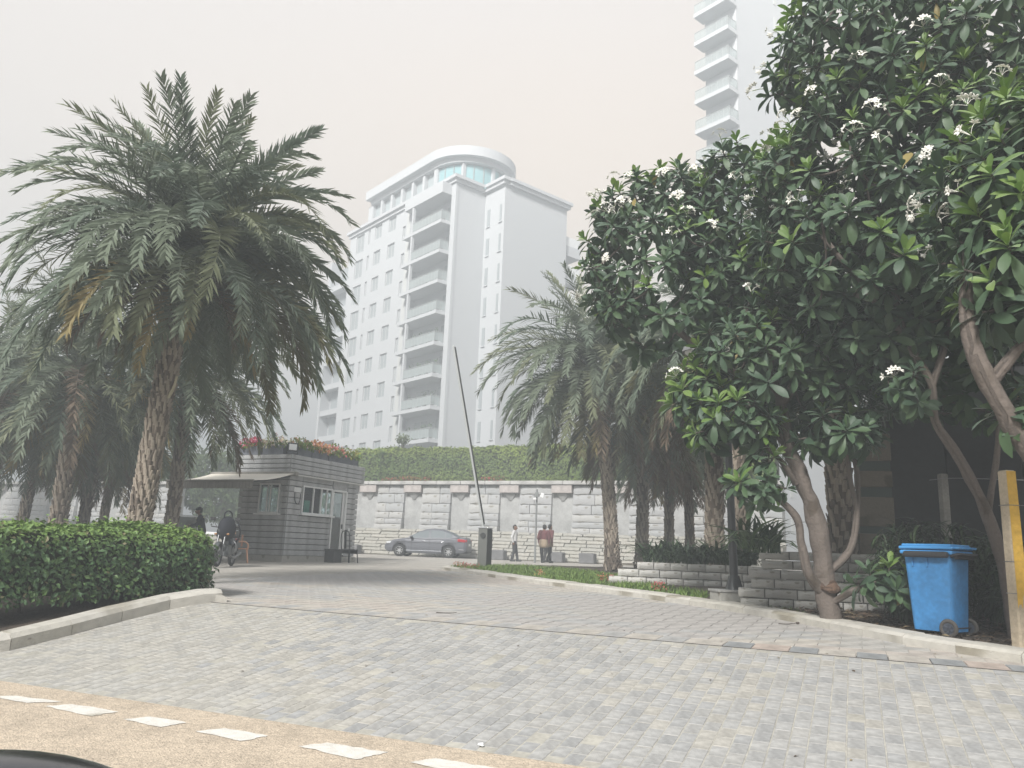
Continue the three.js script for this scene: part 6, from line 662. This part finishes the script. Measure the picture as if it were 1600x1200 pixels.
// ---------------------------------------------------------------- people
function fieldMesh(bones, k, res, inflate = 0) {                             // smooth union of tapered capsules, meshed by marching cubes
  const lo = V(1e9, 1e9, 1e9), hi = V(-1e9, -1e9, -1e9); for (const [a, b, ra, rb_] of bones) for (const [p, r] of [[a, ra], [b, rb_]]) { const q = r + inflate + 0.04; lo.min(V(p[0] - q, p[1] - q, p[2] - q)); hi.max(V(p[0] + q, p[1] + q, p[2] + q)); }
  const c = lo.clone().add(hi).multiplyScalar(0.5), s = Math.max(hi.x - lo.x, hi.y - lo.y, hi.z - lo.z) / 2 * 1.08, mc = new MarchingCubes(res, M_black, false, false, 90000); mc.isolation = 0;
  const B = bones.map(([a, b, ra, rb_]) => ({ a: V(...a), d: V(...b).sub(V(...a)), ra: ra + inflate, rb: rb_ + inflate })), half = res / 2; B.forEach((q) => { q.l = Math.max(1e-9, q.d.lengthSq()); });
  let i = 0; for (let z = 0; z < res; z++) for (let y = 0; y < res; y++) for (let x = 0; x < res; x++, i++) {
    const px = c.x + (x - half) / half * s, py = c.y + (y - half) / half * s, pz = c.z + (z - half) / half * s; let D = 10;
    for (const q of B) { const ax = px - q.a.x, ay = py - q.a.y, az = pz - q.a.z, t = clamp((ax * q.d.x + ay * q.d.y + az * q.d.z) / q.l, 0, 1), d = Math.hypot(ax - q.d.x * t, ay - q.d.y * t, az - q.d.z * t) - lerp(q.ra, q.rb, t); if (d > D + k) continue; const h = clamp(0.5 + 0.5 * (D - d) / k, 0, 1); D = D > 5 ? d : lerp(D, d, h) - k * h * (1 - h); }
    mc.field[i] = -D;
  }
  mc.update(); const n = mc.count, P = new Float32Array(n * 3), N = new Float32Array(n * 3); for (let j = 0; j < n; j++) for (let q = 0; q < 3; q++) { P[j * 3 + q] = mc.positionArray[j * 3 + q] * s + [c.x, c.y, c.z][q]; N[j * 3 + q] = mc.normalArray[j * 3 + q]; }
  let g = new THREE.BufferGeometry(); g.setAttribute('position', new THREE.BufferAttribute(P, 3)); g = mergeVertices(g, 1e-4); g.computeVertexNormals(); return stripped(g);
}
const M_skin = mat(0.20, 0.105, 0.065, 0.6), M_hair = mat(0.012, 0.011, 0.010, 0.7), M_shoe = mat(0.02, 0.02, 0.022, 0.5);
function person(label, p, turn, o) {                                         // local: facing +z, x to the figure's left
  const t = thing('person', label, 'person', p, turn, undefined), H = o.h ?? 1.72, s = H / 1.72, J = (q) => q.map((v) => v * s), g = o.pose;
  const hip = 0.92, pel = [0, hip, 0], chest = [0, 1.28, g.lean ?? 0.02], neck = [0, 1.45, (g.lean ?? 0.02) * 1.3], head = [g.headX ?? 0, 1.60, (g.lean ?? 0.02) * 1.6 + 0.02];
  const leg = (sd, f) => ({ h: [sd * 0.09, 0.9, 0], k: [sd * 0.1, 0.49, f.k], a: [sd * 0.1, 0.08 + (f.up ?? 0), f.a] }), A = leg(1, g.L), B = leg(-1, g.R), arm = (sd, f) => ({ s: [sd * 0.19, 1.40, chest[2]], e: [sd * (0.25 + (f.out ?? 0)), 1.13, chest[2] + f.e], w: [sd * (0.23 + (f.out ?? 0) * 0.4 + (f.wx ?? 0)), 0.90 + (f.up ?? 0), chest[2] + f.w] }), a1 = arm(1, g.la), a2 = arm(-1, g.ra);
  const S = (bn) => bn.map(([a, b, r, q]) => [J(a), J(b), r * s, q * s]);
  const torso = [[[0.06, 0.95, 0], [0.07, 1.30, chest[2]], 0.105, 0.115], [[-0.06, 0.95, 0], [-0.07, 1.30, chest[2]], 0.105, 0.115], [[0.13, 1.38, chest[2]], [-0.13, 1.38, chest[2]], 0.07, 0.07]], legs = [A, B].flatMap((q) => [[q.h, q.k, 0.085, 0.058], [q.k, q.a, 0.056, 0.04]]), hips = [[[0.07, 0.93, -0.01], [-0.07, 0.93, -0.01], 0.11, 0.11]], arms = [a1, a2].flatMap((q) => [[q.s, q.e, 0.052, 0.042], [q.e, q.w, 0.04, 0.028]]);
  const fs = [[A, 1], [B, -1]].map(([q]) => [[q.a[0], q.a[1] - 0.035, q.a[2] - 0.03], [q.a[0] * 1.1, q.a[1] - 0.04, q.a[2] + 0.16], 0.045, 0.036]);
  const hd = [[neck, [head[0] * 0.5, 1.52, neck[2] + 0.01], 0.055, 0.052], [[head[0], head[1] + 0.02, head[2] - 0.01], [head[0], head[1] - 0.035, head[2] + 0.022], 0.096, 0.075], [[head[0], head[1] - 0.02, head[2] + 0.1], [head[0], head[1] - 0.035, head[2] + 0.112], 0.014, 0.018], [[head[0] + 0.09, head[1], head[2]], [head[0] + 0.094, head[1] - 0.03, head[2]], 0.02, 0.014], [[head[0] - 0.09, head[1], head[2]], [head[0] - 0.094, head[1] - 0.03, head[2]], 0.02, 0.014]];
  const hands = [], fing = []; for (const [q, sd] of [[a1, 1], [a2, -1]]) { const d = V(...q.w).sub(V(...q.e)).normalize(), w = V(...q.w), pl = w.clone().addScaledVector(d, 0.08), side = V(0, 0, 1).cross(d).normalize(), fw = V().crossVectors(d, side); hands.push([w.toArray(), pl.toArray(), 0.028, 0.036]); for (let i = 0; i < 4; i++) { const b = pl.clone().addScaledVector(fw, (i - 1.5) * 0.019), L = [0.06, 0.072, 0.068, 0.052][i], e = b.clone().addScaledVector(d, L * 0.6), f = e.clone().addScaledVector(d, L * 0.35).addScaledVector(side, -sd * 0.02); fing.push(tube([b, e, f].map((v) => v.multiplyScalar(s)), 0.0095 * s, 5, 4, 0.007 * s)); } const tb = w.clone().addScaledVector(d, 0.035).addScaledVector(fw, 0.03); fing.push(tube([tb, tb.clone().addScaledVector(fw, 0.025).addScaledVector(d, 0.03), tb.clone().addScaledVector(fw, 0.02).addScaledVector(d, 0.06)].map((v) => v.multiplyScalar(s)), 0.011 * s, 5, 4, 0.008 * s)); }
  part(t, 'body', [fieldMesh(S([...torso, ...hips, ...legs, ...arms, ...hd, ...hands]), 0.035, 92), ...fing], M_skin);
  part(t, 'hair', fieldMesh(S([[[head[0], head[1] + 0.045, head[2] - 0.025], [head[0], head[1] + 0.0, head[2] - 0.045], 0.094, 0.082]]), 0.02, 28), M_hair);
  const sleeve = o.long ? arms : [a1, a2].flatMap((q) => [[q.s, V(...q.s).lerp(V(...q.e), 0.85).toArray(), 0.056, 0.052]]);
  part(t, 'shirt', fieldMesh(S([...torso, ...sleeve, [[0.06, o.hem ?? 0.86, 0], [-0.06, o.hem ?? 0.86, 0], 0.10, 0.10]]), 0.04, 64, 0.016), o.shirt); part(t, 'trousers', fieldMesh(S([...legs, [[0.06, 0.93, 0], [-0.06, 0.93, 0], 0.105, 0.105]]), 0.03, 64, 0.018), o.trousers); part(t, 'shoes', fieldMesh(S(fs), 0.01, 44, 0.008), M_shoe);
  if (o.band) part(t, 'shirt_hem', fieldMesh(S([[[0.07, 0.80, 0], [0.06, 0.98, 0], 0.115, 0.11], [[-0.07, 0.80, 0], [-0.06, 0.98, 0], 0.115, 0.11]]), 0.05, 44, 0.026), o.band);
  if (o.extra) o.extra(t, s, { head, chest, a1, a2 });
  return t;
}
const cloth = (r, g, b) => mat(r, g, b, 0.85, { map: mottle });
const maroon = cloth(0.17, 0.05, 0.055), tan = cloth(0.44, 0.34, 0.235), darkT = cloth(0.035, 0.033, 0.036);
const gy = (x, z) => ground(x, z);
person('man in white shirt and dark trousers standing in profile, facing right, between barrier and pole', [0.40, gy(0.4, -38.6), -38.6], 1.35, { h: 1.70, shirt: cloth(0.78, 0.78, 0.78), trousers: cloth(0.06, 0.06, 0.066), long: true, hem: 0.88, pose: { lean: 0.0, L: { k: 0.08, a: 0.16 }, R: { k: 0.02, a: -0.1 }, la: { e: -0.04, w: 0.02 }, ra: { e: -0.08, w: -0.02, wx: 0 } } });
person('man in maroon shirt with tan hem seen from behind, nearest the thin pole', [1.72, gy(1.7, -37.2), -37.2], 2.75, { h: 1.72, shirt: maroon, trousers: darkT, long: true, band: tan, pose: { lean: 0.03, headX: -0.02, L: { k: 0.05, a: 0.18 }, R: { k: 0.06, a: -0.16, up: 0.02 }, la: { e: -0.06, w: 0.02 }, ra: { e: 0.04, w: 0.08 } } });
person('man in maroon shirt half hidden by his companion, on the right of the pair', [2.02, gy(2, -37.9), -37.9], 2.3, { h: 1.76, shirt: maroon, trousers: darkT, long: true, band: tan, pose: { lean: 0.02, L: { k: 0.12, a: 0.2 }, R: { k: -0.02, a: -0.22, up: 0.03 }, la: { e: 0.03, w: 0.1 }, ra: { e: -0.1, w: -0.06 } } });
person('security guard in navy uniform and peaked cap standing behind the hedge', [-9.92, gy(-9.9, -26.4), -26.4], -1.25, { h: 1.66, shirt: cloth(0.022, 0.03, 0.05), trousers: cloth(0.015, 0.018, 0.035), long: true, hem: 0.82, pose: { lean: 0.10, L: { k: 0.03, a: 0.0 }, R: { k: 0.05, a: 0.04 }, la: { e: 0.08, w: 0.26, up: 0.2, wx: -0.06 }, ra: { e: 0.1, w: 0.26, up: 0.22, wx: -0.06 } }, extra(t, s, q) {
  part(t, 'cap', [sph(0.108 * s, q.head[0] * s, (q.head[1] + 0.055) * s, (q.head[2] - 0.012) * s, 1, 0.72, 1.08), T(new THREE.CylinderGeometry(0.1 * s, 0.105 * s, 0.014, 18, 1, false, -1.2, 2.4).scale(1, 1, 1.75), 0, (q.head[1] + 0.045) * s, (q.head[2] + 0.0) * s)], cloth(0.016, 0.018, 0.03));
  part(t, 'reflective_yoke', [T(new THREE.TorusGeometry(0.15 * s, 0.026 * s, 8, 20).scale(1.15, 0.9, 1), 0, 1.37 * s, q.chest[2] * s, Math.PI / 2 + 0.2), bx(0.05, 0.3, 0.012, 0.09 * s, 1.2 * s, (q.chest[2] + 0.125) * s), bx(0.05, 0.3, 0.012, -0.09 * s, 1.2 * s, (q.chest[2] + 0.125) * s)], mat(0.55, 0.58, 0.38, 0.6)); } });
renderer.render(scene, camera);
